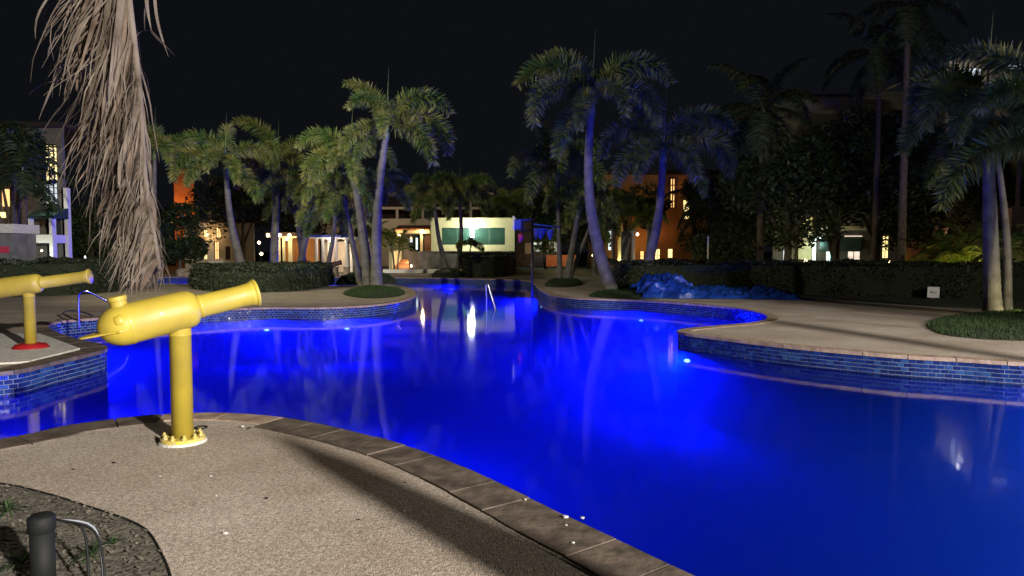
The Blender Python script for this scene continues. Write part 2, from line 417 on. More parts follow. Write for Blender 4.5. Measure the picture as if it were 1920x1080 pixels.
# ------------------------------------------------------------------ underwater lights
def pool_light(p, direction, label, w=1.0, z=-0.62, col=POOL_C):
    d = Vector(direction).normalized()
    t = thing('pool_light', label, 'pool light', (p[0], p[1], z), math.atan2(d.y, d.x), group='blue lights in the pool wall')
    mb = MB(); mb.tube([(0.02, 0, 0), (0.07, 0, 0)], [0.10, 0.085], 20); mb.build('ring', M['chrome'], t, True)
    mb = MB(); mb.tube([(0.06, 0, 0), (0.10, 0, 0), (0.115, 0, 0)], [0.075, 0.06, 0.02], 20); lo = mb.build('lens', M['g_pool'], t, True); lo.scale.z = .45
    light(t, (0.2, 0, 0.0), POOL_W * w, col, 0.10, 'SPOT', (pi / 2, 0, -pi / 2), R(172), .5)
    return t
def nearest_s(px_, py_):
    q = P(px_, py_)
    i = min(range(len(OUT)), key=lambda k: (OUT[k] - q).length)
    return cum[i]
def wall_light(pxx, pyy, label, w=1.0, z=-0.62):
    p, t, o = frame(nearest_s(pxx, pyy), 0.3)
    return pool_light(p, -o, label, w, z)
wall_light(1306, 628, 'blue pool light glowing below the tip of the right deck peninsula', 3.6, -0.50)
wall_light(497, 577, 'blue pool light glowing under the left bank beside the front cannon muzzle', 2.6)
wall_light(842, 523, 'blue pool light in the far tiled wall below the twin leaning palms', 2.2)
wall_light(1350, 611, 'blue pool light on the hidden back side of the right peninsula, facing the palms', 7)
wall_light(1200, 564, 'blue pool light in the tiled bank below the two blue lit palms', 2.6)
wall_light(640, 575, 'blue pool light in the left bank below the clump of tall palms', 2.4)
wall_light(150, 636, 'blue pool light on the back of the deck tongue with the second cannon', 1.0)
wall_light(600, 519.5, 'blue pool light in the channel behind the round hedge', 2.2)
wall_light(350, 519.5, 'blue pool light in the channel far left of the palms', 2.2)
wall_light(760, 840, 'blue pool light added in the wall below the dark coping nearest the viewer', 0.25)  # unseen near-wall lights from here on, added to light the floor evenly
wall_light(560, 789, 'blue pool light added unseen in the wall behind the front cannon post', 0.45)
wall_light(150, 797, 'blue pool light added unseen in the wall at the left end of the near coping', 1.3)
wall_light(1020, 546, 'blue pool light at the narrow bank beside the water play frame', 3.0)

for (wx, wy, ww, lab) in ((9.0, 2.6, 3.2, 'paler pool light added off frame to the right in the near wall'), (4.2, 1.5, .45, 'paler pool light added off frame behind the right end of the near coping'), (11.2, 6.6, 2.0, 'paler pool light added off frame at the right end of the pool'), (10.4, 8.8, 1.6, 'paler pool light added off frame at the end of the long tiled wall')):  # unseen lights added to make the right-hand water paler
    i = min(range(len(OUT)), key=lambda k: (OUT[k] - V2(wx, wy)).length); p, t, o = frame(cum[i], .3)
    pool_light(p, -o, lab, ww, -.62, (0.045, 0.18, 1.0))
# ------------------------------------------------------------------ lamp posts (behind and beside the viewer)
def lamp_post(pos, w, c, label, r=0.22, aim=None, cone=60, blend=.4):
    t = thing('lamp_post', label, 'lamp post', (pos.x, pos.y, 0))
    mb = MB(); mb.tube([(0, 0, 0), (0, 0, pos.z + .1)], [0.09, 0.055], 12); mb.build('pole', M['darkmetal'], t, True)
    mb = MB(); mb.tube([(0, 0, pos.z + .42), (0, 0, pos.z + .34)], [0.1, 0.42], 16); mb.build('hood', M['darkmetal'], t, True)
    mb = MB(); mb.tube([(0, 0, pos.z + .1), (0, 0, pos.z + .34)], [0.14, 0.2], 12); mb.build('lantern', M['g_post'], t, True)
    lp = Vector((0, 0, pos.z - 0.12))
    if aim is not None:
        d = Vector(aim) - (pos + Vector((0, 0, -.12)))
        light(t, lp + d.normalized() * .5, w, c, r, 'SPOT', d.to_track_quat('-Z', 'Y').to_euler(), R(cone), blend)
    else: light(t, lp + Vector((0, 0, -.1)), w, c, r)
lamp_post(LAMP_A, LAMP_A_W, LAMP_A_C, 'tall lamp post on the deck far behind the viewer to the right', 0.24, (3.5, 3.0, 0), 57, .5)
lamp_post(LAMP_B, LAMP_B_W, LAMP_B_C, 'shorter lamp post standing off to the right of the pool', 0.15, (9.5, 9, 0), 120, .4)
lamp_post(LAMP_C, LAMP_C_W, LAMP_C_C, 'unseen lamp post added left of the pool to light the left palms', 0.15, (-7.0, 30, 6.0), 84, 1.0)

# ------------------------------------------------------------------ palms
def ribbon(mb, pts, widths, side):
    o = len(mb.v)
    for p, w in zip(pts, widths):
        mb.v.append(tuple(p + side * w)); mb.v.append(tuple(p - side * w))
    for i in range(len(pts) - 1):
        mb.f.append((o + 2 * i, o + 2 * i + 1, o + 2 * i + 3, o + 2 * i + 2)); mb.mi.append(mb.cur)
def frond_mesh(seed, e0, turn, L=3.1, leaf=0.58, nl=520, plume=1.0, matl=None, w=0.021, flat=False):
    rg = random.Random(seed); mb = MB()
    N_ = 18; pts = [Vector((0, 0, 0))]; tans = []
    side_b = rg.uniform(-0.12, 0.12); yaw = 0
    for i in range(N_):
        t = (i + .5) / N_
        e = e0 - turn * (t ** 1.25); yaw += side_b / N_ * 2
        d = Vector((cos(e) * cos(yaw), cos(e) * sin(yaw), sin(e))); tans.append(d)
        pts.append(pts[-1] + d * L / N_)
    mb.tube(pts[::2] if len(pts) % 2 else pts, [0.03 - 0.024 * k / (len(pts[::2]) - 1) for k in range(len(pts[::2]))], 5)
    for k in range(nl):
        t = 0.14 + 0.86 * (k + rg.random()) / nl
        f = t * N_; i = min(int(f), N_ - 1); base = pts[i].lerp(pts[i + 1], f - i); d = tans[i]
        a = d.cross(Vector((0, 0, 1)));  a.normalize(); b = a.cross(d)
        if flat: an = rg.choice((0, pi)) + rg.uniform(-.25, .25)
        else: an = rg.uniform(0, 2 * pi)
        env = (sin(pi * min(1, t * 0.80 + 0.16)) ** 0.6) if t < 0.96 else 0.5
        ll = leaf * env * rg.uniform(0.75, 1.08)
        dirn = (a * cos(an) + b * sin(an)) * plume + d * (0.28 + 0.42 * t)
        dirn.normalize()
        mid = base + dirn * ll * 0.5 + Vector((0, 0, -0.02))
        tip = base + dirn * ll + Vector((0, 0, -1)) * ll * ((0.22 + 0.25 * rg.random()) if flat else (.06 + .16 * rg.random()))
        sd = dirn.cross(Vector((rg.uniform(-1, 1), rg.uniform(-1, 1), rg.uniform(-1, 1)))); sd.normalize()
        ribbon(mb, [base, mid, tip], [w * .5, w, w * 0.12], sd)
    return mb.mesh('frond', matl or M['frond'])
# variants: (start elevation, total turn)
FV = {}
for i, (e0, tn) in enumerate([(84, 88), (70, 130), (56, 148), (34, 130), (5, 88), (-25, 55)]):
    FV[i] = frond_mesh(20 + i, R(e0), R(tn))
FVO = {4: frond_mesh(40, R(5), R(88), matl=M['frond_old']), 5: frond_mesh(41, R(-30), R(52), matl=M['frond_old'], L=2.2)}
COCO = {i: frond_mesh(60 + i, R(e), R(t), matl=M['leafdark'], L=4.2, leaf=0.85, nl=230, plume=1.6, w=0.035, flat=True) for i, (e, t) in enumerate([(75, 75), (50, 95), (25, 95), (0, 75), (-30, 45)])}
ARECA = {i: frond_mesh(80 + i, R(e), R(t), L=1.9, leaf=0.5, nl=110, plume=1.3, w=0.022, flat=True) for i, (e, t) in enumerate([(80, 70), (62, 95), (40, 100)])}

def trunk_pts(base, top, bow, n=16):
    out = []
    for i in range(n + 1):
        t = i / n
        p = base.lerp(top, t) + bow * sin(pi * t)
        out.append(p)
    return out
PG = 'foxtail palms around the pool'
def palm(base, top, r0, r1, fr, label, bow=(0, 0, 0), scale=1.0, group=None, spear=True, name='foxtail_palm', variants=None, shaft=0.7, seed=0, cat='palm tree', trunkmat='trunk'):
    rg = random.Random(seed + 1)
    base = Vector(base); top = Vector(top)
    t = thing(name, label, cat, base, group=group)
    pts = [p - base for p in trunk_pts(base - Vector((0, 0, .05)), top, Vector(bow), 26)]
    # ring-scarred trunk: radius wobbles at each node
    fine = []; rad = []
    for i in range(len(pts) - 1):
        for k in range(4):
            u = (i + k / 4) / (len(pts) - 1)
            fine.append(pts[i].lerp(pts[i + 1], k / 4))
            swell = 1 + 0.45 * math.exp(-u * 14) + 0.10 * sin(pi * min(1, u * 1.5))
            rad.append((r0 + (r1 - r0) * u) * swell * (1.05 if (k == 0) else 0.985))
    fine.append(pts[-1]); rad.append(r1)
    mb = MB(); mb.tube(fine, rad, 12); mb.build('trunk', M[trunkmat], t, True)
    ct = top - base; up = (pts[-1] - pts[-2]).normalized()
    if shaft:
        mb = MB(); mb.tube([ct - up * 0.02, ct + up * shaft * .3 * scale, ct + up * shaft * scale], [r1 * 1.12, r1 * 1.2, r1 * 0.45], 12); mb.build('crownshaft', M['shaft'], t, True)
    c0 = ct + up * shaft * 0.8 * scale
    if spear:
        mb = MB(); mb.tube([c0, c0 + Vector((0.03, 0, 1.0)) * scale, c0 + Vector((0.10, 0, 2.3)) * scale], [0.035, 0.018, 0.004], 6); mb.build('spear_leaf', M['shaft'], t, True)
    vv = variants or FV
    for az, vi, sc in fr:
        me = FVO[vi - 10] if vi >= 10 else vv[vi]
        o = link('frond', me, t, c0)
        o.rotation_euler = (rg.uniform(-.12, .12), 0, R(az)); o.scale = (sc * scale,) * 3
    return t
def rand_fr(seed, n=10, lo=0, hi=5, s=1.0, old=0.12):
    rg = random.Random(seed); out = []; a = rg.uniform(0, 360)
    for k in range(n):
        v = min(hi, lo + int((hi - lo + 1) * (k + .5) / n))
        if rg.random() < old and v >= 4: v += 10
        out.append((a, v, s * rg.uniform(0.9, 1.08))); a += 137.5
    return out
def palm_px(bpx, bpy, tpx, tpy, fr, label, wpx=20, dY=0.0, **k):
    b = P(bpx, bpy); top = Q(tpx, tpy, b.y + dY)
    r = wpx / 2 / F * b.y
    return palm(b, top, r * .80, r * 0.52, fr, label, **k)

# left clump on the island
palm_px(706, 541, 722, 262, [(8, 1, 1.05), (178, 0, .85), (-12, 3, 1.12), (235, 1, .8), (268, 3, .72), (-40, 4, 1.05), (205, 4, .8), (100, 1, .9), (215, 5, .7)],
        'tallest palm of the left clump, with a high green crown above all the others', 24, scale=1.05, bow=(-.15, 0, 0), seed=1)
palm_px(692, 540, 662, 322, [(182, 1, 1.0), (168, 3, .95), (245, 3, .7), (212, 4, .8), (300, 5, .7), (12, 2, .85), (90, 0, .8), (280, 4, .7)],
        'palm of the left clump whose trunk leans left beside the tallest one', 24, bow=(.05, 0, 0), seed=2, scale=.95)
palm_px(676, 536, 645, 372, rand_fr(31, 9, 1, 5), 'thin palm behind the left clump leaning left with yellowing low fronds', 14, seed=3, scale=.72)
palm_px(703, 531, 706, 366, rand_fr(32, 8, 1, 5), 'short palm half hidden behind the tallest trunk of the left clump', 17, seed=4, scale=.7)
palm_px(606, 529, 629, 390, rand_fr(33, 9, 2, 5), 'slender palm leaning right between the gazebo columns and the left clump', 11, seed=5, scale=.85, bow=(.12, 0, 0))
palm_px(464, 527, 424, 322, [(180, 1, 1.05), (192, 3, 1.05), (8, 2, .95), (262, 3, .8), (235, 4, .9), (305, 4, .8), (90, 0, .95), (345, 5, .9)],
        'palm with a bowed grey trunk rising from the left end of the round hedge', 18, bow=(-.25, 0, 0), seed=6, scale=1.05, dY=-.5)
palm_px(512, 522, 520, 325, [(168, 0, 1.15), (184, 2, 1.0), (8, 1, 1.05), (205, 14, .9), (272, 4, .8), (335, 3, .9), (250, 5, .9), (100, 1, .9)],
        'palm with an arching bright green frond standing upright behind the round hedge', 19, seed=7, scale=1.08, dY=.3)
palm_px(556, 522, 583, 365, rand_fr(34, 9, 2, 5, 1), 'palm leaning right with low hanging golden fronds beside the lit gazebo', 16, seed=8, scale=.9, bow=(.1, 0, 0))
palm_px(574, 519, 552, 385, rand_fr(35, 8, 2, 5, 1), 'short palm crossing behind the golden frond palm near the gazebo', 14, seed=9, scale=.8)
palm_px(288, 528, 290, 300, rand_fr(36, 9, 1, 4, 1), 'blue tinted palm just right of the hanging dead frond', 13, seed=10, scale=.95)
# centre twin
palm_px(841, 516, 815, 384, rand_fr(37, 9, 1, 4, 1.0), 'left one of two thin palms leaning before the lit hut wall', 12, seed=11, scale=.95, bow=(-.15, 0, 0))
palm_px(855, 516, 862, 380, rand_fr(38, 10, 1, 4, 1.0), 'right one of two thin palms before the lit hut wall', 11, seed=12, scale=.95, bow=(.2, 0, 0))
# right
palm_px(1148, 549, 1108, 218, [(176, 1, 1.05), (4, 1, 1.08), (150, 0, .85), (208, 3, 1.08), (228, 5, .9), (292, 3, .85), (90, 1, .9), (338, 3, .95), (250, 4, .8)],
        'tallest blue lit palm right of centre, crown highest against the sky', 27, bow=(-.42, 0, 0), seed=13, scale=1.12, spear=True)
palm_px(1197, 547, 1243, 305, [(180, 2, 1.0), (2, 1, 1.05), (350, 3, 1.05), (232, 4, .85), (205, 4, .95), (120, 0, .8), (290, 4, .8), (325, 5, .8)],
        'blue lit palm leaning right beside the heap of blue tarpaulin', 24, bow=(.22, 0, 0), seed=14, scale=1.06)
palm_px(1050, 528, 1046, 338, rand_fr(39, 11, 0, 4, 1.05), 'dim straight palm left of the tallest blue lit palm', 12, seed=15, scale=1.05)
palm_px(1062, 528, 1084, 402, rand_fr(41, 9, 1, 5, 1.0), 'short dim palm leaning right on the small round mound', 17, seed=16, scale=.8)
palm_px(1066, 526, 1108, 420, rand_fr(42, 7, 1, 4, 1.0), 'smallest leaning palm on the small round mound at centre right', 10, seed=17, scale=.6)
palm_px(1862, 590, 1851, 222, [(180, 2, .95), (195, 3, 1.0), (172, 4, .9), (215, 4, .85), (265, 4, .7), (300, 4, .8), (0, 3, .9), (340, 4, .85), (90, 2, .9), (225, 5, .8)],
        'thick palm on the right grass mound, its trunk blue lit on the left', 33, bow=(.0, 0, 0), seed=18, scale=.92)
palm_px(1889, 586, 1862, 250, rand_fr(43, 7, 2, 5, .9), 'pale grey palm trunk rising right behind the blue lit one on the right mound', 17, bow=(.14, 0, 0), seed=19, scale=.85)
palm_px(1935, 600, 1975, 300, rand_fr(44, 9, 0, 4, 1.0), 'palm at the right picture edge with only its trunk foot in view', 34, seed=20, scale=1)
# outside the frame: parasol added for a shadow band, palms casting trunk shadows
t = thing('shadow_parasol', 'folded parasol added unseen behind the viewer to shade a band of the near deck', 'parasol', (3.62, -.65, 0))
mb = MB(); mb.tube([(0, 0, 0), (0, 0, .12)], [.3, .28], 20); mb.build('base', M['whiteconc'], t)
mb = MB(); mb.tube([(0, 0, .12), (0, 0, 2.95)], .03, 10); mb.build('pole', M['chrome'], t, True)
mb = MB(); mb.tube([(0, 0, .95), (0, 0, 1.0), (0, 0, 1.5), (0, 0, 2.2), (0, 0, 2.7), (0, 0, 2.9)], [.17, .215, .20, .17, .11, .04], 14); mb.build('folded_canopy', M['tarp'], t, True)
palm((11.3, -2.6, 0), (11.5, -2.7, 6.9), .15, .10, rand_fr(52, 9), 'palm standing off frame to the right behind the pool edge', seed=22)
palm((12.4, 8.6, 0), (12.6, 8.4, 5.0), .10, .08, rand_fr(53, 7), 'slim palm off frame on the right pool bank', seed=23, scale=.8)
palm((13.0, 9.2, 0), (13.5, 9.3, 5.0), .10, .08, rand_fr(54, 7), 'second slim palm off frame on the right pool bank', seed=24, scale=.8)
# far palms
def far_palm(pxx, Y, topy, label, seed, scale=1.0, coco=False, old=0.1, w=.12, lean=0):
    x = gx(pxx, Y); z = gz(topy, Y)
    fr = rand_fr(seed, 11, 0, 4)
    if coco: fr = [(a, min(v, 4), s) for a, v, s in rand_fr(seed, 13, 0, 4, old=0)]
    return palm((x, Y, 0), (x + lean, Y, z), w * 1.2, w * .8, fr, label, seed=seed, scale=scale, variants=COCO if coco else None, name='coconut_palm' if coco else 'foxtail_palm', shaft=0.5 if coco else .7, spear=False, trunkmat='bark' if coco else 'trunk')
far_palm(1425, 42, 215, 'very tall dark coconut palm against the sky right of centre', 61, 1.0, True, w=.16)
far_palm(1330, 46, 392, 'low dark coconut palm behind the right hedge before the orange house', 62, .8, True)
far_palm(1640, 38, 110, 'dark coconut palm high at upper right left of the tower', 63, .85, True, w=.14)
far_palm(1690, 30, 20, 'coconut palm crown cut by the top right picture edge', 64, .7, True, w=.13)
far_palm(48, 34, 335, 'dark palm in front of the left house with drooping fronds', 65, .62, True, w=.15)
far_palm(10, 40, 300, 'palm lit orange from below at the left picture edge', 66, .8, False)
far_palm(1115, 44, 400, 'dim small palm between the two blue lit trunks', 67, .75, False)
far_palm(1150, 50, 405, 'yellow lit palm before the glowing column of the orange house', 68, .75, False)
far_palm(1215, 48, 425, 'low palm lit orange from below behind the right hedge', 69, .6, False)
far_palm(950, 62, 410, 'dim palm behind the right end of the lit hut', 70, 1.0, False)
far_palm(1905, 34, 300, 'palm glowing yellow green behind the right palm trunks', 71, .9, False)

def clump_palm(pxx, pyy, Y, h, label, seed, sc=1.0):
    b = Vector((gx(pxx, Y), Y, 0)); rg = random.Random(seed)
    t = thing('areca_palm', label, 'palm shrub', b)
    for k in range(5):
        x, y = rg.uniform(-.4, .4) * sc, rg.uniform(-.4, .4) * sc; hh = h * rg.uniform(.6, 1)
        mb = MB(); mb.tube([(x * .4, y * .4, 0), (x * .8, y * .8, hh * .5), (x * 1.5, y * 1.5, hh)], [.05, .04, .035], 7); mb.build('stem', M['trunk'], t, True)
        for j in range(6):
            o = link('frond', ARECA[j % 3], t, (x * 1.5, y * 1.5, hh)); o.rotation_euler = (0, 0, rg.uniform(0, 6.3)); o.scale = (sc * .9,) * 3
    return t
clump_palm(742, 500, 50, 2.6, 'slim clumping palm at the porch of the lit hut, lit warm', 1, .75)
clump_palm(1807, 495, 31, 1.9, 'clumping palm lit yellow green behind the right hedge', 2, 1.0)
clump_palm(1023, 495, 60, 2.0, 'small bushy palm before the white lit wall right of the hut', 3, .8)
clump_palm(1760, 495, 33, 1.4, 'low clumping palm lit reddish behind the right hedge', 4, .9)
clump_palm(700, 500, 52, 3.0, 'dim clumping palm seen between the trunks of the left clump', 5, .9)
clump_palm(1905, 495, 25, 1.5, 'clumping palm glowing green at the right picture edge', 6, 1.0)
# young palm before the hut
b = P(879, 517)
palm(b, (b.x + .1, b.y, gz(466, b.y)), .05, .035, [(200, 3, .38), (170, 2, .4), (10, 3, .38), (340, 4, .35), (90, 1, .4), (60, 2, .35), (270, 2, .35)], 'young thin palm standing before the floodlight of the hut', seed=25, shaft=.25, spear=False)

# ------------------------------------------------------------------ near palm with the hanging dead frond
np_ = palm((-3.5, 2.6, 0), (-3.35, 2.55, 4.3), .17, .13, [(100, 0, 1.0), (150, 1, 1.0), (200, 1, 1.0), (250, 0, 1.0), (300, 0, .8), (220, 2, 1)], 'palm beside the planter at left from whose crown a dead brown frond hangs', seed=26, name='palm_tree')
org = np_.location
def loc(v): return Vector(v) - Vector(org)
YF = 3.5
rp = [Vector((-3.35, 2.55, 4.7)), Vector((-2.9, 3.0, 4.75)), Q(190, -260, YF), Q(228, -90, YF), Q(246, 40, YF), Q(261, 170, YF), Q(268, 290, YF), Q(277, 380, YF), Q(291, 455, YF), Q(299, 505, YF)]
rs = catmull(rp, False, 0.05)
dead = MB(); dead.tube([loc(p) for p in rs], [0.034 - 0.022 * i / (len(rs) - 1) for i in range(len(rs))], 7)
droot = dead.build('dead_frond', M['deadleaf2'], np_, True); tag(droot, 'brown dead frond hanging down')
i0 = min(range(len(rs)), key=lambda i: abs(rs[i].z - Q(228, -110, YF).z) + (0 if rs[i].y > 3.2 else 9))
rg = random.Random(11)
vis_r = rs[i0:]
def dead_leaf(start, tip, w, m, curl, dd):
    mid = start.lerp(tip, 0.5) + curl
    pts = []
    for k in range(9):
        t = k / 8
        p = start * (1 - t) ** 2 + mid * 2 * t * (1 - t) + tip * t * t
        p = p + Vector((noise.noise(p * 3.1 + Vector((dd, 0, 0))), noise.noise(p * 3.3 + Vector((0, dd, 5))), 0)) * 0.05 * t
        pts.append(loc(p))
    sd = Vector((rg.uniform(.5, 1), rg.uniform(-.7, .7), rg.uniform(-.2, .5))).normalized()
    mb = MB(); ribbon(mb, pts, [w * .5, w * .9, w, w, w * .9, w * .8, w * .6, w * .35, w * .06], sd)
    mb.build('leaflet', m, droot, True)
NL = 290
ZA, ZB = Q(260, 330, YF).z, Q(260, 560, YF).z
def tuck(tip, st):
    q = min(1, max(0, (ZA - tip.z) / (ZA - ZB))); lim = -(.36 - .31 * q) + Q(268 + 20 * q, 400, YF).x
    tip.x = min(tip.x, Q(258 + 14 * q, 400, YF).x)
    if tip.x < lim: tip.x = lim + (tip.x - lim) * .25
    return tip
for k in range(NL):
    t = (k + rg.random()) / NL
    st = vis_r[min(int(t * (len(vis_r) - 1)), len(vis_r) - 1)]
    spread = rg.random() ** 1.1
    inner = rg.random() < 0.30
    ln = rg.uniform(0.42, 0.80) * (1.0 - 0.55 * max(0, t - 0.55) / 0.45)
    env = 0.40 - 0.24 * t
    dx = -(0.04 + env * spread) if not inner else -rg.uniform(-0.0, 0.10)
    dx *= (0.55 if t > 0.8 else 1)
    if t > 0.86 and rg.random() < .3: dx = rg.uniform(0, .05)
    tip = st + Vector((dx, rg.uniform(-.16, .16), -math.sqrt(max(.02, ln * ln - dx * dx))))
    tip.z = max(tip.z, Q(260, 552, YF).z + rg.uniform(0, .10)); tip = tuck(tip, st)
    curl = Vector((-abs(dx) * rg.uniform(-.25, .5), rg.uniform(-.06, .06), rg.uniform(-.02, .12)))
    dead_leaf(st + Vector((0, rg.uniform(-.015, .015), 0)), tip, rg.uniform(.007, .021), M['deadleaf'] if rg.random() < .6 else M['deadleaf2'], curl, k)
fm = MB()
for k in range(800):
    t = rg.random(); st = vis_r[min(int(t * (len(vis_r) - 1)), len(vis_r) - 1)]
    ln = rg.uniform(.3, .85) * (1.0 - 0.5 * max(0, t - 0.55) / 0.45); dx = -rg.random() ** 1.5 * (.44 - .28 * t)
    if t > .8 and rg.random() < .3: dx = rg.uniform(0, .05)
    tip = st + Vector((dx, rg.uniform(-.2, .2), -math.sqrt(max(.02, ln * ln - dx * dx)))); tip.z = max(tip.z, Q(260, 556, YF).z + rg.uniform(0, .16)); tip = tuck(tip, st)
    mid = st.lerp(tip, .5) + Vector((-abs(dx) * rg.uniform(-.3, .6), rg.uniform(-.05, .05), rg.uniform(0, .12)))
    pts = []
    for j in range(8):
        q = j / 7; p = st * (1 - q) ** 2 + mid * 2 * q * (1 - q) + tip * q * q
        p = p + Vector((noise.noise(p * 4 + Vector((k, 0, 0))), noise.noise(p * 4 + Vector((0, k, 0))), 0)) * .07 * q; pts.append(loc(p))
    w = rg.uniform(.0018, .0055); ribbon(fm, pts, [w, w, w, w, w * .9, w * .7, w * .5, w * .1], Vector((rg.uniform(.4, 1), rg.uniform(-.8, .8), 0)).normalized())
tag(fm.build('fine_strands', M['deadleaf2'], droot), kind='stuff')
# outer wispy strands at upper left and the small strand right of the rachis
for (a, bq) in [((130, -60), (60, 72)), ((150, -40), (95, 60)), ((120, 60), (78, 110)), ((110, 150), (58, 180)), ((285, -60), (278, 60)), ((290, -50), (312, 108)), ((276, -40), (290, 60)), ((255, 72), (285, 58)), ((282, 55), (318, 105)), ((120, 120), (76, 225)), ((130, 180), (82, 262))]:
    dead_leaf(Q(*a, YF), Q(*bq, YF + .05), .009, M['deadleaf2'], Vector((-.03, 0, .02)), 500 + a[0])

# ------------------------------------------------------------------ broadleaf trees
def leaves(mb, blobs, n, size, rg, shell=0.55):
    tot = sum(b[3] * b[4] * b[5] for b in blobs)
    for bx, by, bz, rx, ry, rz in blobs:
        k = int(n * rx * ry * rz / tot)
        for _ in range(k):
            while True:
                d = Vector((rg.uniform(-1, 1), rg.uniform(-1, 1), rg.uniform(-1, 1)))
                if 0.05 < d.length < 1: break
            r = d.length ** shell; d.normalize()
            c = Vector((bx + d.x * rx * r, by + d.y * ry * r, bz + d.z * rz * r))
            u = Vector((rg.uniform(-1, 1), rg.uniform(-1, 1), rg.uniform(-.6, .6))).normalized()
            w = u.cross(Vector((rg.uniform(-1, 1), rg.uniform(-1, 1), 1))).normalized()
            s1 = size * rg.uniform(.6, 1.3)
            mb.add([c - u * s1, c + w * s1 * .45, c + u * s1, c - w * s1 * .45], [(0, 1, 2, 3)])
def tree(pxx, Y, topy, wpx, label, seed, n=3600, size=.16, cbot=None, m='leafdark'):
    rg = random.Random(seed); x = gx(pxx, Y); H = gz(topy, Y); Wd = wpx / F * Y / 2
    t = thing('broadleaf_tree', label, 'tree', (x, Y, 0))
    zb = cbot if cbot is not None else H * .28
    mb = MB(); mb.tube([(0, 0, 0), (.1, 0, H * .25), (-.05, .1, H * .6)], [H * .03, H * .022, H * .01], 9)
    mb.build('trunk', M['bark'], t, True)
    blobs = []
    mbl = MB()
    for k in range(13):
        a = rg.uniform(0, 6.28); zr = rg.random(); rr = Wd * rg.uniform(.25, .75) * (1 - .45 * zr)
        bx, by, bz = cos(a) * rr, sin(a) * rr * .7, zb + (H - zb) * (.15 + .75 * zr)
        s1 = Wd * rg.uniform(.28, .48)
        blobs.append((bx, by, bz, s1, s1, s1 * .75))
        if k < 6: mbl.tube([(0, 0, H * .22), (bx * .5, by * .5, (H * .22 + bz) * .5 + .2), (bx, by, bz)], [H * .014, H * .009, .02], 6)
    mbl.build('limbs', M['bark'], t, True)
    mb = MB(); leaves(mb, blobs, n, size, rg); tag(mb.build('crown', M[m], t), kind='stuff')
    return t
tree(1475, 40, 250, 300, 'broad dark tree rising behind the right hedge left of the green lit wall', 1, 5200, .2)
tree(1640, 41, 205, 250, 'dark tree with forked trunk standing right of the two dark awnings', 2, 5200, .2, cbot=2.6)
tree(1740, 36, 320, 220, 'dark tree in front of the tower at upper right', 3, 4600, .18)
tree(1375, 52, 330, 190, 'dark tree right of the orange house', 4, 3600, .2)
tree(1560, 42, 330, 200, 'dark round tree above the teal lit window', 13, 4200, .18, cbot=3.3)
tree(335, 44, 385, 130, 'black round tree between the hanging frond and the bowed palm', 5, 4200, .15, cbot=.6)
tree(455, 60, 330, 220, 'dim tree behind the bowed grey palm trunk', 6, 3600, .2)
tree(600, 66, 330, 200, 'dim tree behind the golden frond palms', 7, 3200, .22)
tree(1010, 70, 345, 200, 'dim tree standing behind the right end of the hut', 8, 3800, .22)
tree(1105, 62, 350, 170, 'dim tree between hut and orange house', 9, 3200, .22)
tree(170, 46, 380, 130, 'dark tree right of the left house behind the white cone lamp', 10, 3200, .16, cbot=.5)
tree(1870, 40, 260, 180, 'dark tree at the right edge behind the pale trunk', 11, 3600, .18, cbot=1.5)
tree(-40, 46, 290, 160, 'dark tree at the left picture edge catching orange light', 12, 2600, .2)
tree(1340, 40, 440, 150, 'low dark tree just above the right hedge', 14, 3200, .14, cbot=.5)

# ------------------------------------------------------------------ hedges
tree(1335, 50, 335, 150, 'dark tree hiding the right end of the orange house', 15, 3600, .17, cbot=1)
tree(1222, 56, 335, 90, 'dark narrow tree against the orange house left of its stair window', 16, 2200, .16, cbot=3.2)
tree(1420, 45, 300, 190, 'very dark tree between orange house and hotel wing', 17, 4000, .18, cbot=.8)
tree(1565, 43, 235, 230, 'very dark high tree before the hotel wing', 18, 4600, .2, cbot=4.6)
tree(1700, 40, 230, 240, 'very dark high tree below the tower block', 19, 5200, .2, cbot=2.0)
tree(1880, 37, 215, 220, 'very dark tree filling the space behind the right palm crowns', 20, 5200, .18, cbot=2.6)
tree(25, 35.5, 232, 190, 'dark tree before the upper floors of the left house', 21, 2600, .18, cbot=5.0)
tree(1300, 57, 340, 70, 'dark slim tree before the right end of the orange house windows', 22, 1800, .15, cbot=5.6)
tree(1175, 57, 345, 80, 'dark tree against the left corner of the orange house', 23, 2200, .16, cbot=4.2)
